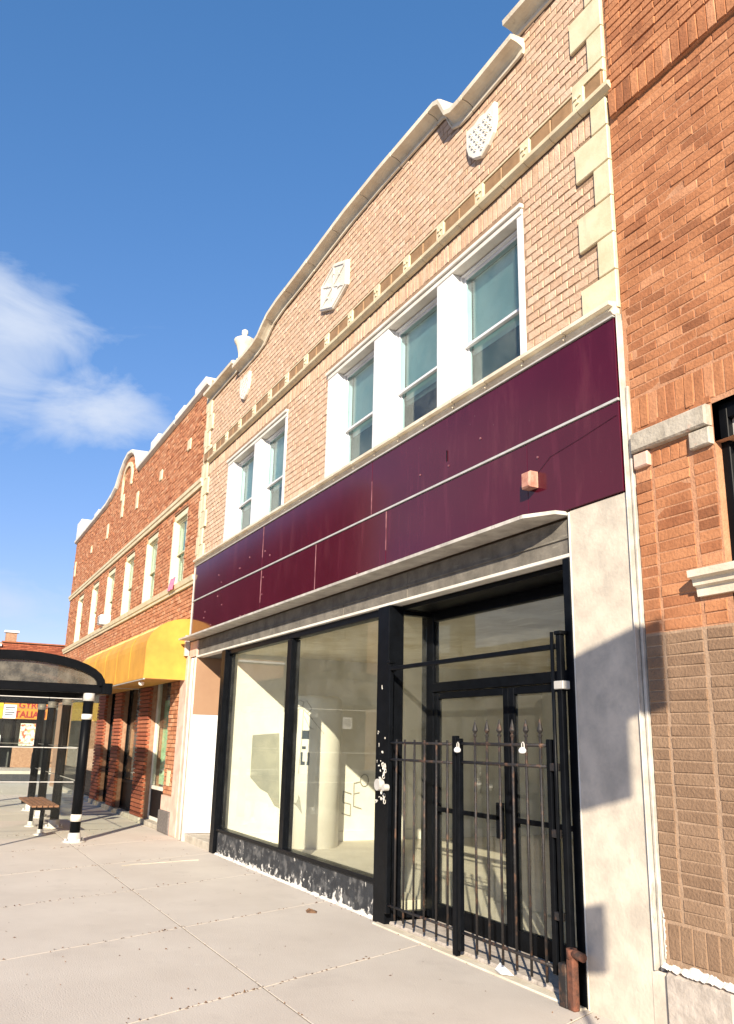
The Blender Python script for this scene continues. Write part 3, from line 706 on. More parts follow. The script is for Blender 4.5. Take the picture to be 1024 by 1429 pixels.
# tags scrawled on the inside walls
def scrawl(pts3, rad, mat, name='graffiti_tag'):
    MB().tube(pts3, rad, 5).build(name, mat, main)
r = random.Random(31)
def loop(y, z, w, h, n=14, turns=1.0, ph=0): return [(0, y + w * math.cos(ph + 6.283 * turns * i / n), z + h * math.sin(ph + 6.283 * turns * i / n)) for i in range(n + 1)]
def onwall(pts, x=-12.392): return [(x, b_, c__) for a_, b_, c__ in pts]
scrawl(onwall([(0, 1.05, 1.9), (0, 1.03, 1.2), (0, 1.0, .7), (0, 1.06, .62), (0, 1.12, .7), (0, 1.14, 1.0)]), .006, 'graffiti')
scrawl(onwall(loop(1.22, 1.4, .06, .12, turns=1.4)), .006, 'graffiti')
scrawl(onwall([(0, 1.15, 1.2), (0, 1.28, 1.42), (0, 1.2, 1.0), (0, 1.33, 1.22), (0, 1.26, .8), (0, 1.3, 1.1)]), .006, 'graffiti')
scrawl(onwall([(0, .98, 2.3), (0, .98, 1.98), (0, 1.13, 2.06)]), .005, 'graffiti')
scrawl(onwall(loop(1.08, 1.9, .06, .1, turns=1.1)), .007, 'sign_letters')
def scr2(pts, rad=.004): scrawl([surf(a, z) for a, z in pts], rad, 'graffiti')
scr2([(-105, 1.78), (-90, 1.95), (-70, 2.02), (-58, 1.94), (-40, 1.80), (-22, 1.66)]); scr2([(-78, 2.0), (-79, 1.7), (-82, 1.5)]); scr2([(-66, 2.0), (-67, 1.6), (-70, 1.25), (-72, 1.1)])
scr2([(-84, 2.08), (-76, 2.13), (-66, 2.10), (-68, 2.04), (-78, 2.03), (-84, 2.08)]); scr2([(-60, 2.12), (-48, 2.0), (-58, 1.94), (-46, 1.86)]); scr2([(-64, 1.9), (-52, 1.74), (-44, 1.72)])
for z0, z1, a0, a1 in ((1.58, 1.70, -68, -52), (1.26, 1.40, -68, -64), (1.26, 1.40, -54, -50), (1.22, 1.27, -68, -50), (1.44, 1.48, -66, -58)):
    MB().quad(surf(a0, z0), surf(a1, z0), surf(a1, z1), surf(a0, z1)).build('graffiti_block', 'graffiti_blue', main)
MB().add([surf(-88, .95), surf(-66, .78), surf(-60, .56), surf(-72, .66), surf(-88, .72)], [(0, 1, 2, 3, 4)]).build('column_shadow_patch', 'shade_grey', main)  # shadow on the column, painted as a grey polygon
def onw2(pts): return [(-12.362, b_, c__) for a_, b_, c__ in pts]
y0 = 2.55   # angular letters low on the wall
for k, (yy, zz) in enumerate(((2.02, .66), (2.20, .80), (2.38, .98))):
    if k == 0: p_ = [(0, yy + .14, zz + .12), (0, yy, zz + .16), (0, yy, zz), (0, yy + .13, zz - .03), (0, yy + .13, zz - .2), (0, yy - .02, zz - .16)]
    elif k == 1: p_ = [(0, yy + .12, zz + .16), (0, yy, zz + .14), (0, yy, zz - .2), (0, yy + .14, zz - .24), (0, yy, zz - .2), (0, yy, zz - .02), (0, yy + .1, zz)]
    else: p_ = loop(yy, zz, .07, .09)
    scrawl([(-12.39, b_, c__) for a_, b_, c__ in p_], .009, 'graffiti')
# bits of old sticker and paint on the middle post
r = random.Random(8)
for i in range(46):
    z0 = 1.0 + abs(r.gauss(0, .42)); x0 = r.uniform(-7.38, -7.19); w_, h_ = r.uniform(.006, .03), r.uniform(.008, .05)
    if z0 > 2.1: continue
    q = [(x0 + r.uniform(-1, 1) * w_ * .6 + math.cos(a) * w_ * .5, z0 + math.sin(a) * h_ * .5) for a in (0, 1.2, 2.2, 3.3, 4.2, 5.3)]
    q = [(min(-7.18, max(-7.39, a)), c) for a, c in q]
    MB().prism(q, -.0475, -.044).build('paint_fleck', 'offwhite', main, fix=True) if i < 24 else None
# small box and cable scar on the sign band
eb = MB(); eb.box(-4.955, -4.85, -.13, -.048, 3.42, 3.545, ch=.012); eb = eb.build('junction_box', 'rustbox'); tag(eb, 'small pinkish junction box fixed on the maroon sign band', 'electrical box')
MB().box(-6.13, -6.12, -.052, -.047, 4.0, 4.1).build('scratch', 'black_plain', main)
MB().tube([(-5.02, -.049, 3.44), (-4.7, -.049, 3.62), (-4.35, -.049, 3.66), (-4.0, -.049, 3.71)], .0012, 5).build('crack', 'black_plain', main)

# ================================================================== IRON GATE
gate = thing('security_gate', 'rusty black iron security gate with spear tips in front of the entry', 'gate', (-5.9, -.06, 0))
GY = -.075
def pipe(name, p, q, rad=.014, mat='iron', n=8): return MB().cyl(p, q, rad, n).build(name, mat, gate, smooth=True)
def sq(name, x0, x1, z0, z1, y0=GY - .02, y1=GY + .02, mat='black'): return MB().box(x0, x1, y0, y1, z0, z1).build(name, mat, gate, bevel=.004)
sq('gate_post', -7.09, -7.045, .12, 2.27); sq('top_bar', -7.045, -4.66, 2.205, 2.24)
sq('gate_post', -4.66, -4.61, .02, 2.30); pipe('hinge_pipe', (-4.685, GY - .03, .2), (-4.685, GY - .03, 2.32), .013, 'black')
sq('gate_post', -5.985, -5.93, .02, 1.62); sq('gate_post', -5.915, -5.875, .06, 1.60)
sq('gate_post', -4.80, -4.755, .15, 1.60)
for x in (-7.07, -4.63): MB().box(x - .035, x + .035, GY - .03, GY + .035, 2.27 if x < -6 else 2.30, 2.295 if x < -6 else 2.325).build('post_cap', 'black', gate, bevel=.004)
for z in (1.555, 1.41, .19):
    pipe('rail', (-7.045, GY, z), (-5.985, GY, z), .011); 
for z in (1.56, 1.42, .19):
    pipe('rail', (-5.875, GY, z), (-4.80, GY, z), .012)
for x in (-6.93, -6.78, -6.61, -6.44, -6.25, -6.08):
    pipe('bar', (x, GY - .002, .09), (x, GY - .002, 1.585), .0095)
for x in (-5.68, -5.52, -5.36, -5.20, -5.04, -4.88):
    b_ = pipe('bar', (x, GY - .002, .08), (x, GY - .002, 1.62), .0095)
    f_ = MB().lathe((x, GY - .002, 1.615), [(.013, 0), (.016, .012), (.008, .022), (.022, .045), (.018, .06), (.002, .125)], 8).build('spear_tip', 'iron', b_); 
for z in (1.42, 1.0, .5): MB().box(-4.755, -4.69, GY - .03, GY + .01, z - .025, z + .025).build('hinge', 'iron', gate, bevel=.004)
MB().box(-4.675, -4.58, GY - .035, GY + .03, 1.93, 1.985).build('bracket', 'trim', gate, bevel=.004)
# chain with padlocks
def torus_link(mb, c, axis, rr=.018, rt=.004):
    c = Vector(c); pts = []
    for i in range(9):
        a = 2 * math.pi * i / 8
        pts.append(c + (Vector((math.cos(a) * rr * .6, 0, math.sin(a) * rr)) if axis else Vector((0, math.cos(a) * rr * .6, math.sin(a) * rr))))
    mb.tube(pts, rt, 5)
ch = thing('chain', 'grey chain looped round the middle post with a round padlock', 'chain', (-7.2, -.09, 1.2))
for i in range(13):
    mb_ = MB(); torus_link(mb_, (-7.20 + .05 * math.sin(i * .7), -.07 - .012 * (i % 2), 1.36 - i * .027), i % 2); mb_.build('link', 'trim', ch)
MB().cyl((-7.24, -.11, 1.18), (-7.24, -.055, 1.18), .052, 16).build('padlock_body', 'trim', ch, smooth=False)
MB().cyl((-7.06, -.14, 1.165), (-7.06, -.09, 1.165), .03, 14).build('padlock_body', 'trim', ch, smooth=False)
for (x, z, nm) in ((-5.88, 1.52, 'round white padlock at the top of the gate centre post'), (-5.04, 1.53, 'white padlock hanging on the upper gate rail between spear bars')):
    p_ = thing('padlock', nm, 'padlock', (x, GY - .03, z)); MB().lathe((x, GY - .035, z - .03), [(.01, 0), (.026, .008), (.028, .025), (.018, .04), (.005, .045)], 12).build('body', 'white', p_, smooth=True)
    MB().tube([(x - .015, GY - .03, z + .01), (x - .013, GY - .03, z + .04), (x, GY - .03, z + .05), (x + .013, GY - .03, z + .04), (x + .015, GY - .03, z + .01)], .004, 6).build('shackle', 'trim', p_)
# rusted stub post and pipe at the right foot of the gate
st = thing('hinge_stub', 'short rust orange post with a bent pipe at the foot of the concrete pilaster', 'rusty post', (-4.56, -.12, 0))
MB().box(-4.60, -4.535, -.15, -.10, .0, .30).build('post', 'rust', st, bevel=.008); MB().cyl((-4.575, -.125, .325), (-4.455, -.13, .315), .026, 12).build('pipe', 'rust', st, smooth=True)
MB().cyl((-4.57, -.125, .29), (-4.57, -.125, .345), .034, 12).build('collar', 'rust', st, smooth=True)
MB().box(-4.68, -4.605, -.15, -.05, .0, .25).build('foot_plate', 'iron', st, bevel=.006)
ps = MB().add([(-5.50, -.05, .02), (-5.38, -.09, .02), (-5.30, -.03, .02), (-5.42, .02, .02), (-5.45, -.04, .075), (-5.37, -.05, .06)], [(0, 1, 5, 4), (1, 2, 5), (2, 3, 5), (3, 4, 5), (3, 0, 4)]).build('crumpled_paper', 'white'); tag(ps, 'crumpled white paper lying behind the gate bars on the threshold', 'litter')
lg = MB().add([(-8.05, -.42, .002), (-7.93, -.46, .002), (-7.88, -.38, .002), (-7.98, -.33, .002), (-8.0, -.41, .03), (-7.93, -.39, .022)], [(0, 1, 5, 4), (1, 2, 5), (2, 3, 5), (3, 4, 5), (3, 0, 4)]).build('curled_leaf', 'dead_leaf'); tag(lg, 'curled brown leaf on the sidewalk below the second shop window', 'leaf')

# ================================================================== RIGHT BUILDING
rb = thing('worn_brick_building', 'weathered orange brick building with brown painted base beside the concrete pilaster', 'building', (-1, 0, 0))
RX0, RX1 = -3.91, 2.6
RW = (-3.27, -1.0, 2.56, 3.54); RL = (-3.24, -1.0, .9, 2.40)
PGR = (-3.462, -3.445, 0.75, 3.22)
wall_sheet(-3.945, RX1, 3.3, 8.6, .0, .3, [RW]).build('wall', 'mortar_red', rb)
wall_sheet(RX0, RX1, 2.235, 3.3, .0, .3, [RW, RL]).build('wall', 'mortar_red', rb)
wall_sheet(RX0, RX1, -.02, 2.235, .0, .3, [RL]).build('wall', 'mortar_painted', rb, label='brown painted lower brick wall')
holes = [RW, RL, PGR]
up = courses(RX0, RX1, 3.80, 4.46, .215, .0665, [], None, .009, seed=3) + courses(-3.945, RX1, 4.4602, 6.0, .215, .0665, [], None, .009, seed=3)
up += courses(RX0, -3.27, 3.545, 3.60, .215, .0665, [], None, .009)
up += soldiers(RX0, RX1, 3.57, 3.79, .075, .009)
lowp = []
for z0_, z1_ in ((2.24, 3.27),):
    lowp += courses(RX0, -3.77, z0_, z1_, 50, .0665, [], None, .009)
    lowp += courses(-3.755, -3.465, z0_, z1_, 50, .0665, [], None, .009)
    lowp += courses(-3.44, -3.28, z0_, z1_, 50, .0665, [(-3.46, -3.0, 2.40, 2.57)], None, .009)
near = [q for q in up if q[0] < -2.6]; rest_ = [q for q in up if q[0] >= -2.6]
sold_low = soldiers(-3.755, -3.465, 3.275, 3.39, .07, .009)
vis = lowp + sold_low + near
vis.sort(key=lambda q: q[2])
lay_bricks(rb, 'brick_red', vis, -.002, .003, 190, .03, 11, tilt=.006)
lay_bricks(rb, 'brick_red', rest_, -.002, .003, 0, .03, 12)
pnt = courses(RX0, -3.77, .62, 2.225, 50, .0665, [], None, .010) + courses(-3.755, -3.465, .62, 2.225, 50, .0665, [], None, .010) + courses(-3.44, -3.25, .62, 2.225, 50, .0665, [], None, .010)
pnt += soldiers(-3.88, -3.25, .42, .61, .09, .010)
lay_bricks(rb, 'brick_painted', pnt, -.003, .003, 110, .03, 13)
lay_bricks(rb, 'brick_painted', courses(-3.24, RX1, .42, .9, .215, .0665, [], None, .010), -.013, .006, 0, .03, 14)
# projecting bands high on the wall
MB().box(RX0, RX1, -.03, 0, 6.01, 6.43).build('band_backing', 'mortar_red', rb)
lay_bricks(rb, 'brick_red', soldiers(RX0, RX1, 6.01, 6.22, .075, .009) + courses(RX0, RX1, 6.225, 6.425, .215, .0665, [], None, .009), -.038, .006, 0, .03, 16, stuff_name='band_brickwork')
MB().box(RX0, RX1, -.012, 0, 6.45, 8.6).build('band_backing', 'mortar_red', rb)
lay_bricks(rb, 'brick_red', courses(RX0, RX1, 6.46, 8.55, .215, .0665, [], None, .009), -.020, .005, 0, .03, 17, stuff_name='upper_brickwork')
# stone lintel, blocks, sill, footing
b = MB(); b.box(-3.895, -3.28, -.055, .0, 3.405, 3.535, ch=.012)
b.build('stone_lintel', 'stone', rb)
MB().box(-3.43, -3.275, -.04, .0, 3.29, 3.395, ch=.008).build('stone_block', 'stone', rb); MB().box(-3.892, -3.77, -.035, .0, 3.30, 3.395, ch=.008).build('stone_block', 'pink_stone', rb)
MB().prism_x([(0, 2.405), (-.03, 2.405), (-.035, 2.455), (-.06, 2.465), (-.065, 2.50), (-.10, 2.51), (-.105, 2.55), (.1, 2.565), (.1, 2.405)], -3.46, -.9).build('stone_sill', 'coping', rb, fix=True)
ft = MB(); r = random.Random(5); x = -3.875
while x < RX1:
    x1 = min(x + r.uniform(.25, .6), RX1); ft.box(x, x1, -.05 - r.uniform(0, .015), .0, -.02, .40 - r.uniform(0, .04)); x = x1
ft.build('concrete_footing', 'concrete', rb, bevel=.02)
b = MB(); x = -3.885; r = random.Random(77); zt_, zb_ = .408, .388    # ragged white paint left along the top of the footing
while x < -3.0:
    w_ = r.uniform(.006, .018); zt2 = min(.425, max(.396, zt_ + r.uniform(-.008, .008))); zb2 = min(.394, max(.372, zb_ + r.uniform(-.007, .007)))
    b.quad((x, -.068, zb_), (x + w_, -.068, zb2), (x + w_, -.040, zt2), (x, -.040, zt_)); x += w_; zt_, zb_ = zt2, zb2
z = .42
while z < .66:
    h_ = r.uniform(.008, .02); w_ = r.uniform(.004, .02); b.quad((-3.905, -.012, z), (-3.905 + w_, -.012, z), (-3.905 + w_ * r.uniform(.5, 1.2), -.012, z + h_), (-3.905, -.012, z + h_)); z += h_
b.build('paint_edge', 'offwhite', rb, kind='stuff')
# its window
w = MB(); w.box(-3.27, -3.21, .05, .2, 2.57, 3.54); w.box(-3.21, -1.0, .05, .2, 3.44, 3.54); w.box(-3.21, -1.0, .05, .2, 2.57, 2.63); w.box(-3.13, -3.10, .08, .2, 2.63, 3.44); w = w.build('window', 'black_plain', rb, bevel=.004)
MB().box(-3.21, -1.0, .12, .126, 2.63, 3.44).build('pane', 'glass_dark', w)
MB().box(-3.209, -3.135, .09, .1, 2.63, 3.44).build('sash', 'trim', w)
w = MB(); w.box(-3.24, -3.18, .05, .2, .9, 2.40); w.box(-3.18, -1.0, .05, .2, 2.30, 2.40); w.box(-3.18, -1.0, .05, .2, .9, .98); w = w.build('window', 'black_plain', rb, bevel=.004)
MB().box(-3.18, -1.0, .12, .126, .98, 2.30).build('pane', 'glass_dark', w)
MB().box(-3.3, -.9, .9, 1.0, .8, 3.6).build('dark_backing', 'dark_room', rb)
MB().box(RX0, RX1, .3, 12, 7.2, 7.4).build('roof', 'roofing', rb); MB().box(RX0, RX0 + .3, .31, 12, 0, 7.19).build('party_wall', 'mortar_red', rb); MB().box(RX1 - .3, RX1, .31, 12, 0, 7.19).build('party_wall', 'mortar_red', rb)

# ================================================================== LEFT BUILDING
lb = thing('orange_brick_building', 'long orange brick building with small gable, cream bands and yellow awning', 'building', (-22, 0, 0))
LX0, LX1 = -29.9, -14.29
LO = [(LX0, 8.0), (-24.3, 8.0), (-23.6, 8.08), (-23.0, 8.2), (-22.75, 8.36), (-22.5, 8.5), (-22.1, 8.66), (-21.6, 8.74), (-21.1, 8.66), (-20.75, 8.5), (-20.5, 8.3), (-20.35, 8.05), (-20.2, 7.96), (LX1, 7.96)]
lt = interp(LO)
WX = [-15.78, -18.07, -20.33, -22.62, -24.92, -27.5]
wins = [(x - .52, x + .52, 4.31, 5.80) for x in WX]
shopz = 2.9
shop = [(-16.95, -15.42, .0, shopz), (-19.55, -17.78, .0, shopz), (-21.5, -20.3, .0, shopz), (-28.9, -22.4, .0, shopz)]
wall_sheet(LX0, LX1, -.02, 9, 0, .3, wins + shop, lt, .12).build('wall', 'mortar_orange', lb)
bri = courses(LX0, LX1 - .0, 4.31, 5.90, .21, .0707, wins, None, .012) + courses(LX0, LX1, 6.07, 9, .21, .0707, [], lambda x: lt(x) - .09, .012)
bri += courses(LX0, LX1, 3.0, 4.14, .21, .0707, [], None, .012)
lay_bricks(lb, 'brick_orange', bri, -.007, .005, 0, .03, 21, tilt=.012, stuff_name='brickwork')
pier = []
for a, c in ((-15.42, -14.72), (-17.78, -16.95), (-20.3, -19.55), (-22.4, -21.5)):
    for i in range(36):
        z = .11 + i * .0775
        pier.append((a - .01, c + .01, z, z + .058))
lay_bricks(lb, 'brick_pier', [q for q in pier if q[0] < -16], -.028, .01, 0, .06, 22, stuff_name='pier_brickwork')
lay_bricks(lb, 'brick_orange', courses(-15.40, -14.74, .62, 3.0, .21, .0707, [(-15.2, -14.98, .75, 1.02)], None, .012), -.014, .008, 0, .05, 23, tone_bias=.1, stuff_name='end_pier_brickwork')
MB().box(-15.2, -14.98, -.02, .0, .76, 1.01).build('cream_block', 'terracotta', lb)
MB().box(-15.44, -14.72, -.06, .0, .0, .36).build('granite_base', 'grey_stone', lb, bevel=.015); MB().box(-15.42, -14.74, -.03, .0, .362, .60).build('buff_base_course', 'pink_stone', lb)
MB().box(-14.72, -14.292, -.04, .0, .0, 2.9).build('stone_pilaster', 'pink_stone', lb, bevel=.01)
for a, c in ((-17.8, -16.93), (-20.32, -19.53), (-22.42, -21.48)): MB().box(a, c, -.05, .0, .0, .10).build('pier_base', 'stone', lb, bevel=.01)
# bands
x = LX1
while x > LX0 + .2:
    x2 = max(x - 1.2, LX0)
    MB().prism_x([(0, 5.91), (-.05, 5.91), (-.055, 5.98), (-.075, 5.99), (-.08, 6.055), (0, 6.06)], x2 + .004, x - .004).build('upper_band_stone', 'terracotta', lb, fix=True)
    MB().prism_x([(0, 4.15), (-.05, 4.15), (-.055, 4.20), (-.075, 4.21), (-.095, 4.295), (0, 4.305)], x2 + .004, x - .004).build('sill_band_stone', 'terracotta', lb, fix=True)
    x = x2
for x0, x1, z0, z1 in wins:
    w = sash_window(lb, x0 + .07, x1 - .05, z0 + .01, z1 - .14, .075, 'cream_paint', 5.0, 'blind', low_blind=False, glass='glass_win')
    c_ = MB(); c_.box(x0, x0 + .07, -.01, .22, z0, z1 - .13); c_.box(x1 - .05, x1, .0, .22, z0, z1 - .13); c_.box(x0, x1, .02, .22, z1 - .13, z1 - .02)
    c_.build('window_casing', 'cream_paint', lb, bevel=.004)
profL = [(-.01, -.12), (-.05, -.11), (-.09, -.08), (-.095, -.01), (-.08, 0), (.32, .01), (.32, -.1), (0, -.1)]
coping_run(lb, LO[:3], 1.2, profL, 'offwhite'); coping_run(lb, LO[2:13], .6, profL, 'offwhite'); coping_run(lb, LO[12:], 1.2, profL, 'offwhite')
MB().box(-20.95, -19.45, .33, .9, 7.5, 8.62).build('white_block', 'white', lb, bevel=.01); MB().box(-29.95, -29.1, -.05, .5, 7.98, 8.62).build('corner_block', 'white', lb, bevel=.02)
for xx_, hh in ((-18.6, .22), (-16.4, .12), (-26.0, .18), (-14.9, .16)): MB().box(xx_ - .35, xx_ + .35, -.06, .3, 7.965, 7.965 + hh).build('coping_block', 'white', lb, bevel=.015)
for (xc, z0, z1, w_) in ((-15.5, 6.95, 7.17, .2), (-17.74, 6.93, 7.16, .2), (-20.1, 6.85, 7.27, .2), (-21.95, 7.05, 7.66, .22), (-23.85, 6.86, 7.28, .2), (-26.4, 6.93, 7.15, .2), (-29.5, 6.7, 7.2, .15)):
    MB().box(xc - w_ / 2, xc + w_ / 2, -.035, .0, z0, z1, ch=.005).build('inset_stone', 'terracotta', lb)
ar = []
for i in range(13):
    a = math.pi * i / 12; ar.append((-21.6 + .62 * math.cos(a), 8.02 + .42 * math.sin(a)))
ai = [(-21.6 + .5 * math.cos(math.pi * i / 12), 8.02 + .31 * math.sin(math.pi * i / 12)) for i in range(13)]
b = MB()
for i in range(12): b.prism([ar[i], ar[i + 1], ai[i + 1], ai[i]], -.05, 0)
b.prism([(-21.1, 8.02), (-20.98, 8.02), (-20.98, 7.72), (-21.1, 7.72)], -.05, 0); b.prism([(-22.22, 8.02), (-22.1, 8.02), (-22.1, 7.55), (-22.22, 7.55)], -.05, 0)
b.build('arch_moulding', 'terracotta', lb, fix=True)
MB().box(-14.62, -14.30, -.03, 0, 6.07, 7.7).build('corner_strip', 'terracotta', lb) if False else None
z = 4.32; k = 0
while z < 7.7:
    MB().box(LX1 - (.16 if k % 2 else .10), LX1 - .002, -.026, 0, z, z + .33, ch=.004).build('quoin_stone', 'terracotta', lb); z += .335; k += 1
# shop windows under the awning
for x0, x1, z0, z1 in shop:
    w = MB(); fr_ = .06
    w.box(x0, x0 + fr_, .12, .2, .08, z1); w.box(x1 - fr_, x1, .12, .2, .08, z1); w.box(x0 + fr_, x1 - fr_, .12, .2, z1 - .1, z1); w.box(x0 + fr_, x1 - fr_, .12, .2, .08, .14); w.box(x0 + fr_, x1 - fr_, .12, .2, .62, .68)
    if x0 == -16.95: w.box(x1 - .14, x1 - fr_, .1, .2, .68, z1 - .1, mi=0)
    w = w.build('shop_front', 'offwhite' if x0 == -16.95 else 'black_plain', lb, bevel=.005)
    MB().box(x0 + fr_, x1 - fr_, .14, .18, .14, .62).build('kick_panel', 'black_plain', w)
    MB().box(x0 + fr_, x1 - fr_, .15, .156, .68, z1 - .1).build('pane', 'glass', w)
    MB().box(x0, x1, -.02, .14, .0, .08).build('shop_sill', 'stone', w, bevel=.01)
cu = MB(); r = random.Random(6); x = -16.85; k = 0
while x < -15.5:
    cu.quad((x, .26 + .04 * (k % 2), .7), (x + .06, .26 + .04 * ((k + 1) % 2), .7), (x + .06, .26 + .04 * ((k + 1) % 2), 2.25), (x, .26 + .04 * (k % 2), 2.25)); x += .06; k += 1
cu.build('curtain', 'curtain', lb)
MB().box(-29, -15.3, 1.6, 1.7, 0, 3).build('shop_back_wall', 'dark_room', lb); MB().box(-29.9, -14.3, .3, 1.6, 2.91, 3.0).build('shop_ceiling', 'dark_room', lb); MB().box(-15.4, -15.3, .3, 1.6, 0, 2.9).build('shop_side_wall', 'plaster', lb)
MB().box(-29, -15.4, .3, 1.6, -.02, .08).build('shop_floor', 'int_floor', lb)
MB().box(-29.0, -15.0, 1.2, 1.3, 4.2, 6.0).build('upper_backing', 'dark_room', lb)
MB().box(LX0, LX1, .31, 12, 7.2, 7.4).build('roof', 'roofing', lb); MB().box(LX0, LX0 + .3, .31, 12, 0, 7.19).build('side_wall', 'mortar_orange', lb); MB().box(LX1 - .3, LX1, .31, 12, 0, 7.19).build('side_wall', 'mortar_orange', lb)
# flowers in the first shop window
fl = thing('red_flowers', 'red flowers with green leaves standing in the green curtained shop window', 'flowers', (-16.0, .2, .7)); r = random.Random(3)
b = MB(); g_ = MB()
for i in range(16): c = (-15.95 + r.gauss(0, .1), .22 + r.gauss(0, .02), 1.28 + r.gauss(0, .09)); b.lathe(c, [(.005, -.02), (.04, 0), (.028, .03), (.004, .035)], 7)
for i in range(26):
    c = Vector((-15.95 + r.gauss(0, .09), .23, 1.02 + r.gauss(0, .13))); g_.add([c, c + Vector((.03, 0, .05)), c + Vector((0, .01, .11)), c + Vector((-.03, 0, .05))], [(0, 1, 2, 3)])
g_.cyl((-15.95, .23, .7), (-15.95, .23, 1.2), .008, 6)
b.build('blossoms', 'red', fl, kind='stuff'); g_.build('leaves', 'leafdark', fl, kind='stuff'); MB().lathe((-15.95, .23, .68), [(.05, 0), (.07, .12), (.06, .14)], 10).build('pot', 'rust', fl)
# awning (part of the building)
AX0, AX1 = -21.6, -14.42
pf = [(-.02, 2.50), (-.74, 2.50), (-.74, 3.02)]
for i in range(1, 9):
    a = math.pi / 2 * i / 8; pf.append((-.74 + .72 * (1 - math.cos(a)), 3.02 + .52 * math.sin(a)))
aw = MB(); n_ = len(pf)
for x in (AX0, AX1): aw.add([(x, y, z) for y, z in pf], [tuple(range(n_))] )
m_ = []
for i in range(1, n_ - 1):
    xs2 = [AX0 + (AX1 - AX0) * k / 6 for k in range(7)]
    for a, c in zip(xs2, xs2[1:]):
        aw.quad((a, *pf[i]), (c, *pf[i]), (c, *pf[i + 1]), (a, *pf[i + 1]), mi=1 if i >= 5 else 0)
awn = aw.build('awning', ['awning', 'awning_sunlit'], lb)
for k in range(1, 6):
    x = AX0 + (AX1 - AX0) * k / 6
    MB().tube([(x, y - .003, z + .002) for y, z in pf[1:]], .006, 5).build('awning_seam', 'awning', awn)
hem = MB().box(AX0, AX1, -.748, -.741, 2.50, 2.545).build('awning_hem', 'awning', awn)
fr_ = MB()
for x in (AX0 + .02, (AX0 + AX1) / 2, AX1 - .02):
    fr_.tube([(x, y * .97 if y < -.1 else y, z - .02) for y, z in pf[1:]], .012, 6); fr_.cyl((x, -.72, 2.51), (x, -.02, 2.51), .012, 6)
fr_.cyl((AX0, -.73, 2.49), (AX1, -.73, 2.49), .014, 6); fr_.build('awning_frame', 'trim', awn)
MB().quad((AX0, -.73, 2.505), (AX1, -.73, 2.505), (AX1, -.03, 2.515), (AX0, -.03, 2.515)).build('awning_soffit', 'awning', awn)
MB().lathe((-14.9, -.66, 2.40), [(.02, 0), (.045, .02), (.05, .06), (.02, .08)], 10).build('awning_lamp', 'offwhite', awn)
MB().box(-14.40, -14.34, -.10, -.02, 2.9, 3.25).build('awning_bracket', 'trim', awn)
# air conditioner, pink cloth
ac = thing('air_conditioner', 'small white air conditioner jutting from the fourth upper window of the orange building', 'air conditioner', (-22.5, -.1, 4.35))
MB().box(-22.85, -22.5, -.2, .1, 4.33, 4.58).build('case', 'white', ac, bevel=.02)
for i in range(5): MB().box(-22.83, -22.52, -.206, -.199, 4.36 + i * .04, 4.375 + i * .04).build('louvre', 'blind_grey', ac)
pc = MB(); 
for i in range(5):
    pc.quad((-15.95 + i * .1, -.1 - .03 * (i % 2), 4.22), (-15.85 + i * .1, -.1 - .03 * ((i + 1) % 2), 4.22), (-15.85 + i * .1, -.06 - .02 * ((i + 1) % 2), 4.46), (-15.95 + i * .1, -.06 - .02 * (i % 2), 4.46))
pc = pc.build('cloth', 'pink'); tag(pc, 'crumpled pink cloth hanging over the sill of the nearest orange building window', 'cloth')

# ================================================================== BUS SHELTER
sh = thing('bus_shelter', 'black framed glass bus shelter with domed smoky roof at the left edge', 'bus shelter', (-17, -2.6, 0))
YB, YF = -1.62, -3.95
px = [-14.15, -16.4, -18.4, -20.1]
def post(x, y, band=False):
    p_ = MB().cyl((x, y, .10), (x, y, 2.20), .078, 16).build('post', 'black_plain', sh, smooth=True)
    MB().lathe((x, y, .0), [(.17, .0), (.17, .02), (.10, .03), (.095, .12), (.085, .14)], 16).build('post_base', 'trim', p_, smooth=True)
    bs = MB()
    for i in range(4):
        a = i * math.pi / 2 + .4; bs.cyl((x + .14 * math.cos(a), y + .14 * math.sin(a), .01), (x + .14 * math.cos(a), y + .14 * math.sin(a), .06), .02, 8)
    bs.build('anchor_bolts', 'trim', p_)
    if band:
        MB().cyl((x, y, .30), (x, y, .40), .082, 16).build('collar', 'offwhite', p_, smooth=True); MB().cyl((x, y, 1.80), (x, y, 1.88), .082, 16).build('collar', 'offwhite', p_, smooth=True)
    MB().cyl((x, y, 2.08), (x, y, 2.2), .088, 16).build('collar', 'trim', p_, smooth=True)
for i, x in enumerate(px): post(x, YB, i == 0); post(x, YF, i == 0) if i in (2, 3) else None
YM, YRr = -2.72, 1.33      # roof centre and half span
def arc(rad_y, rad_z, z0, n=18): return [(YM + rad_y * math.cos(math.pi * i / n), z0 + rad_z * math.sin(math.pi * i / n) ** .85) for i in range(n + 1)]
ao, ai_ = arc(YRr, .50, 2.30), arc(YRr - .12, .36, 2.30)
for x in (-14.1, -16.35, -18.4, -20.2):
    b = MB()
    for i in range(18):
        b.prism_x([ao[i], ao[i + 1], ai_[i + 1], ai_[i]], x - (.14 if x > -15 else .05), x)
    b.build('roof_rib', 'black_plain', sh, fix=True)
    MB().box(x - (.13 if x > -15 else .05), x - .002, YM - YRr, YM + YRr, 2.20, 2.335).build('cross_beam', 'black_plain', sh, bevel=.01)
for k in range(3):
    xa, xb = (-14.24, -16.35, -18.4)[k], (-16.4, -18.45, -20.2)[k]
    o_ = arc(YRr - .03, .47, 2.30); b = MB()
    for i in range(18): b.quad((xa, *o_[i]), (xb, *o_[i]), (xb, *o_[i + 1]), (xa, *o_[i + 1]))
    b.build('roof_panel', 'glass_roof', sh)
b = MB(); b.add([(-14.17, y, z) for y, z in ai_], [tuple(range(19))]); b.build('end_panel', 'glass_roof', sh)
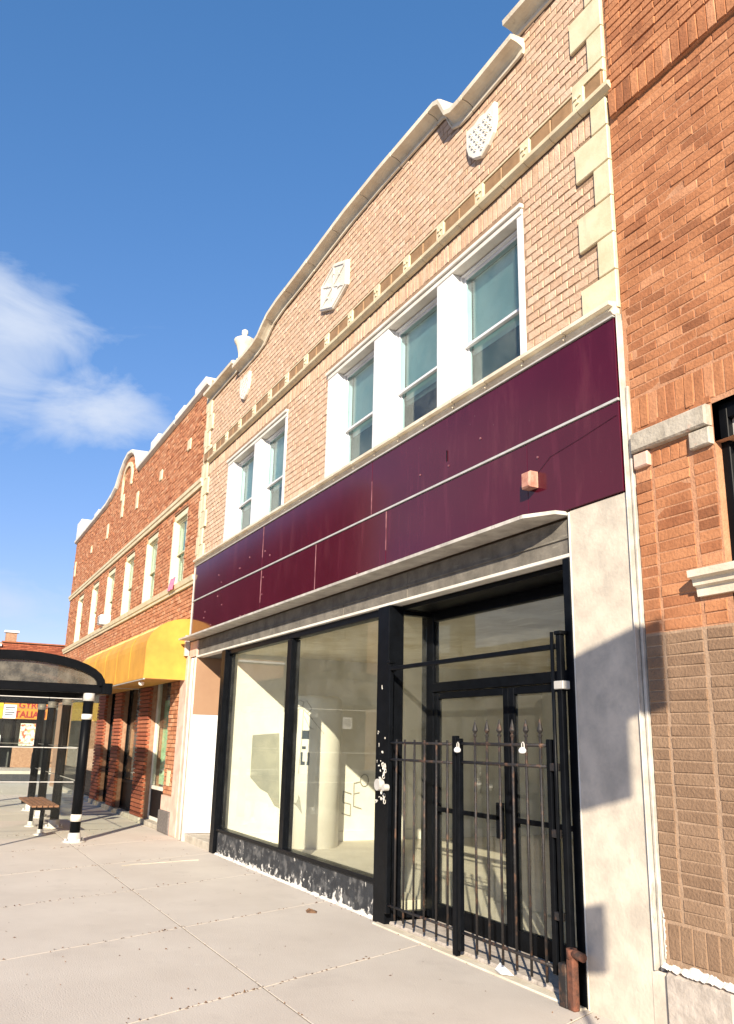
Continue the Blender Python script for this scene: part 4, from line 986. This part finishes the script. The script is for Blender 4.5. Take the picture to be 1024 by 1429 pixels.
for y in (YM - YRr + .05, YM + YRr - .05): MB().box(-20.2, -14.1, y - .06, y + .06, 2.205, 2.33).build('side_beam', 'black_plain', sh, bevel=.01)
MB().box(-14.13, -14.0, YM + YRr - .06, YM + YRr + .09, 2.19, 2.36).build('beam_end', 'black_plain', sh, bevel=.01)
def gpan(x0, x1, y0, y1):
    for z0, z1 in ((.32, .86), (.875, 1.36), (1.375, 2.1)):
        p_ = MB(); p_.box(min(x0, x1), max(x0, x1), min(y0, y1), max(y0, y1), z0, z1); p_.build('glass_panel', 'glass_shelter', sh)
        MB().box(min(x0, x1) - .004, max(x0, x1) + .004, min(y0, y1), max(y0, y1) + .002, z1 + .002, z1 + .013).build('panel_rail', 'trim', sh)
gpan(-14.15, -14.14, YB - .1, -2.2); gpan(-14.15, -14.14, -2.21, -3.0); gpan(-14.15, -14.14, -3.01, YF)
for a, c in zip(px, px[1:]): gpan(a - .1, c + .1, YB, YB + .01)
gpan(px[-1], px[-1] - .01, YB - .1, YF + .1)
nt_ = MB().box(-14.135, -14.13, -2.84, -2.66, 1.78, 1.98).build('notice', 'sign_white', sh)
for i in range(4): MB().box(-14.129, -14.1275, -2.82, -2.68 - .02 * (i % 2), 1.93 - i * .035, 1.945 - i * .035).build('notice_line', 'graffiti_blue', nt_)
bn = thing('bench', 'brown slatted bench seat inside the bus shelter', 'bench', (-16, -2.0, 0))
for i in range(5): MB().box(-17.0, -14.95, -2.18 + i * .085, -2.18 + i * .085 + .07, .44, .475).build('slat', 'wood', bn, bevel=.006)
for x in (-16.7, -15.3):
    MB().box(x - .03, x + .03, -2.16, -1.78, .38, .438).build('bracket', 'black_plain', bn); MB().cyl((x, -1.97, .02), (x, -1.97, .38), .035, 10).build('leg', 'black_plain', bn)
    MB().lathe((x, -1.97, 0), [(.1, 0), (.1, .02), (.05, .04), (.05, .09)], 12).build('foot', 'trim', bn)

# ================================================================== CORNER RESTAURANT BEYOND THE CROSS STREET
rs = thing('corner_restaurant', 'low red brick restaurant with an orange sign across the side street', 'building', (-50, 4, 0))
def xb(name, mat, y0, y1, z0, z1, x0=-46.0, dx=.0, parent=rs, **k): return MB().box(x0 - .3, x0 + dx, y0, y1, z0, z1).build(name, mat, parent, **k)
MB().box(-58, -46.05, -14, 12, 3.95, 5.95).build('wall', 'mortar_orange', rs)
MB().box(-58, -46.6, -14, 12, 0, 3.95).build('rear_wall', 'dark_room', rs)
r = random.Random(15); b = MB()
for i in range(24):
    z = 4.0 + i * .08; y = -6.0 - (.15 if i % 2 else 0)
    while y < 8: b.box(-46.05, -46.0 - r.uniform(0, .02), y + .006, y + .29, z, z + .066, tone=r.uniform(.05, .7)); y += .3
b.build('brickwork', 'brick_pier', rs, tone=True, kind='stuff')
xb('parapet_coping', 'white', -14, -.9, 5.75, 5.86, dx=.12); 
xb('parapet_coping', 'brick_orange', -.9, 8, 5.96, 6.02, dx=.06)
xb('chimney_stack', 'mortar_orange', -.76, -.24, 5.96, 6.45, dx=.02); xb('chimney_cap', 'white', -.84, -.16, 6.45, 6.55, dx=.1)
xb('white_window_band', 'white', -.45, 1.5, 3.5, 3.97, dx=.1)
for y in (-.25, .15, .62, 1.05): xb('pane', 'dark_room', y, y + .25, 3.58, 3.88, x0=-45.9, dx=.02)
xb('dark_fascia', 'dark_room', -14, 8, 3.2, 3.5, dx=.0)
sg = xb('sign_box', 'sign_orange', -.42, 1.62, 2.28, 3.18, dx=.35); xb('sign_box', 'sign_yellow', -4, -.46, 2.28, 3.18, dx=.35, label='yellow half of the restaurant sign')
def text(body, y, z, size):
    cu_ = bpy.data.curves.new('lettering', 'FONT'); cu_.body = body; cu_.size = size; cu_.extrude = .01; cu_.align_x = 'RIGHT'; cu_.offset = .012
    t = bpy.data.objects.new('lettering', cu_); COL.objects.link(t); t.location = (-45.64, y, z); t.rotation_euler = (math.pi / 2, 0, math.pi / 2)
    cu_.materials.append(M['sign_letters'])
    dg = bpy.context.evaluated_depsgraph_get(); me = bpy.data.meshes.new_from_object(t.evaluated_get(dg)); mw = t.matrix_world.copy()
    o = bpy.data.objects.new('lettering', me); COL.objects.link(o); o.location = t.location; o.rotation_euler = t.rotation_euler
    bpy.data.objects.remove(t)
    off = Vector((0, 0, 0)); q = sg
    while q: off += q.location; q = q.parent
    o.parent = sg; o.location = o.location - off
text('GYROS', 1.58, 2.80, .42); text('ITALIAN', 1.52, 2.36, .42)
for a, c in ((-4, -.5), (-.42, .1), (.1, 1.5), (1.6, 3.0), (3.1, 5.0)):
    w = xb('shop_front', 'black_plain', a, a + .1, 0, 2.25, dx=0); xb('pane', 'glass_dark', a + .1, c, .95, 2.2, x0=-46.1, parent=w)
    if a != -.42: xb('low_wall', 'mortar_orange' if a > 0 else 'concrete', a + .1, c, 0, .93, dx=.02, parent=w)
ps_ = xb('food_poster', 'poster', .46, 1.32, 1.02, 2.08, x0=-45.95, dx=.03); xb('food_poster', 'white', -1.2, -.4, 1.1, 1.5, x0=-45.95, dx=.03, label='plain white poster')
# pavement corner by the restaurant
bk = thing('bike_rack', 'thin hoop bike rack on the far pavement by the poster', 'bike rack', (-44.6, 1.15, 0))
MB().tube([(-44.6, 1.0, 0), (-44.6, 1.0, .7), (-44.6, 1.08, .85), (-44.6, 1.25, .9), (-44.6, 1.42, .85), (-44.6, 1.5, .7), (-44.6, 1.5, 0)], .025, 8).build('hoop', 'black_plain', bk)

# tree behind the restaurant
def tree(x, y, h, rad, label, seed):
    t = thing('tree', label, 'tree', (x, y, 0)); r = random.Random(seed)
    tk = MB(); tk.cyl((x, y, 0), (x + .1, y, h * .5), .22, 10, .14)
    for i in range(6):
        a = i * 1.05; tk.cyl((x + .1, y, h * .45), (x + math.cos(a) * rad * .6, y + math.sin(a) * rad * .6, h * .75), .09, 6, .03)
    tk.build('trunk', 'bark', t)
    cr = MB(); cl = [(x + r.gauss(0, rad * .42), y + r.gauss(0, rad * .42), h * .72 + r.gauss(0, h * .12), r.uniform(.35, .8)) for _ in range(34)]
    for cx, cy, cz, cr_ in cl:
        for i in range(75):
            c = Vector((cx + r.gauss(0, cr_ * .55), cy + r.gauss(0, cr_ * .55), cz + r.gauss(0, cr_ * .45))); u = Vector((r.gauss(0, 1), r.gauss(0, 1), r.gauss(0, 1))).normalized() * .13; v = u.orthogonal().normalized() * .08
            cr.add([c - u, c - v, c + u, c + v], [(0, 1, 2, 3)])
    cr.build('crown', 'leafdark', t)
tree(-62, -2.9, 9.6, 2.2, 'dark leafy tree rising behind the corner restaurant at the left edge', 3)
# opposite side of the street: plain row that the glass mirrors
ob = thing('brick_row_across', 'long plain brick row on the opposite side of the street', 'building', (-10, -22, 0))
wh = [(-38 + i * 3.2 - .6, -38 + i * 3.2 + .6, 3.9, 5.5) for i in range(8)]
wq = MB()
wall = wall_sheet(-44, -14, 0, 6.2, 0, .3, [])
wall.v = [(a, -19.2 - bb, c) for a, bb, c in wall.v]; wall.build('wall', 'mortar_orange', ob, fix=True)
for i in range(9):
    xc = -42 + i * 3.2
    w = MB().box(xc - .6, xc + .6, -19.21, -19.13, 3.7, 5.3).build('window', 'white', ob); MB().box(xc - .5, xc + .5, -19.13, -19.12, 3.8, 5.2).build('pane', 'glass_dark', w)
    MB().box(xc - 1.2, xc + 1.2, -19.21, -19.12, .5, 2.6).build('shop_front', 'dark_room', ob)

tb = thing('apartment_block', 'tall dark brick apartment block far down the opposite side of the street', 'building', (-90, -24, 0))
wl = wall_sheet(46, 140, 0, 17.5, 19.3, 1.0, []); wl.v = [(-a, -bb, c) for a, bb, c in wl.v]; wl.build('wall', 'mortar_buff', tb, fix=True)
MB().box(-140, -46, -19.3, -19.0, 17.2, 17.7).build('cornice', 'stone', tb)
for i in range(14):
    for j in range(5):
        xc = -50 - i * 6.4; zc = 2.6 + j * 3.1
        if i < 4 or j < 4: MB().box(xc - .9, xc + .9, -19.31, -19.22, zc - .9, zc + .9).build('window', 'black_plain', tb)
# ================================================================== UNSEEN SIGN POST AND METER, ADDED TO CAST SHADOWS
d_ = Vector((-SUNV.x, -SUNV.y, -SUNV.z))
def back(xw, zw, y):    # point on plane y whose shadow on the facade falls at (xw, zw)
    t = (0 - y) / d_.y; return Vector((xw - d_.x * t, y, zw - d_.z * t))
SY = -2.6
ss = thing('added_shadow_sign', 'unseen added post whose stacked plates cast the pilaster shadow', 'sign', tuple(back(-4.66, 0, SY) * Vector((1, 1, 0)) if False else (back(-4.66, 1.5, SY).x, SY, 0)))
P0 = back(-4.66, 1.5, SY); P0.z = 0
MB().cyl(P0, P0 + Vector((0, 0, 4.35)), .022, 10).build('post', 'trim', ss, smooth=True)
hd = Vector((math.cos(.586), math.sin(.586), 0)); nn = Vector((hd.y, -hd.x, 0)) * .012
def shadowplate(u0, u1, z0, z1, name='shadow_plate'):
    a = P0 + hd * u0 + nn * 2; b_ = P0 + hd * u1 + nn * 2
    v = [a + Vector((0, 0, z0)), b_ + Vector((0, 0, z0)), b_ + Vector((0, 0, z1)), a + Vector((0, 0, z1))]
    v += [p + nn * .4 for p in v]
    MB().add(v, [(3, 2, 1, 0), (4, 5, 6, 7), (0, 1, 5, 4), (1, 2, 6, 5), (2, 3, 7, 6), (3, 0, 4, 7)]).build(name, 'sign_white', ss, fix=True)
zA = back(-4.66, 0, SY).z
shadowplate(-.03, .53, zA + 1.58, zA + 2.12); shadowplate(-.03, .33, zA + 1.12, zA + 1.60)  # plates shaped from the stepped shadow wanted on the pilaster
shadowplate(.0, .16, zA + .17, zA + .56, 'low_shadow_plate')  # extra plate added for the small low shadow beside the door
mt = thing('added_shadow_meter', 'unseen added parking meter casting a shadow line on the sidewalk', 'parking meter', (-12.5, -3.62, 0))  # out of view, its height set by the shadow line on the ground
MB().cyl((-12.5, -3.62, 0), (-12.5, -3.62, 1.2), .03, 10).build('added_meter_pole', 'trim', mt, smooth=True)
MB().box(-12.57, -12.43, -3.67, -3.57, 1.2, 1.46).build('added_meter_head', 'black_plain', mt, bevel=.03)
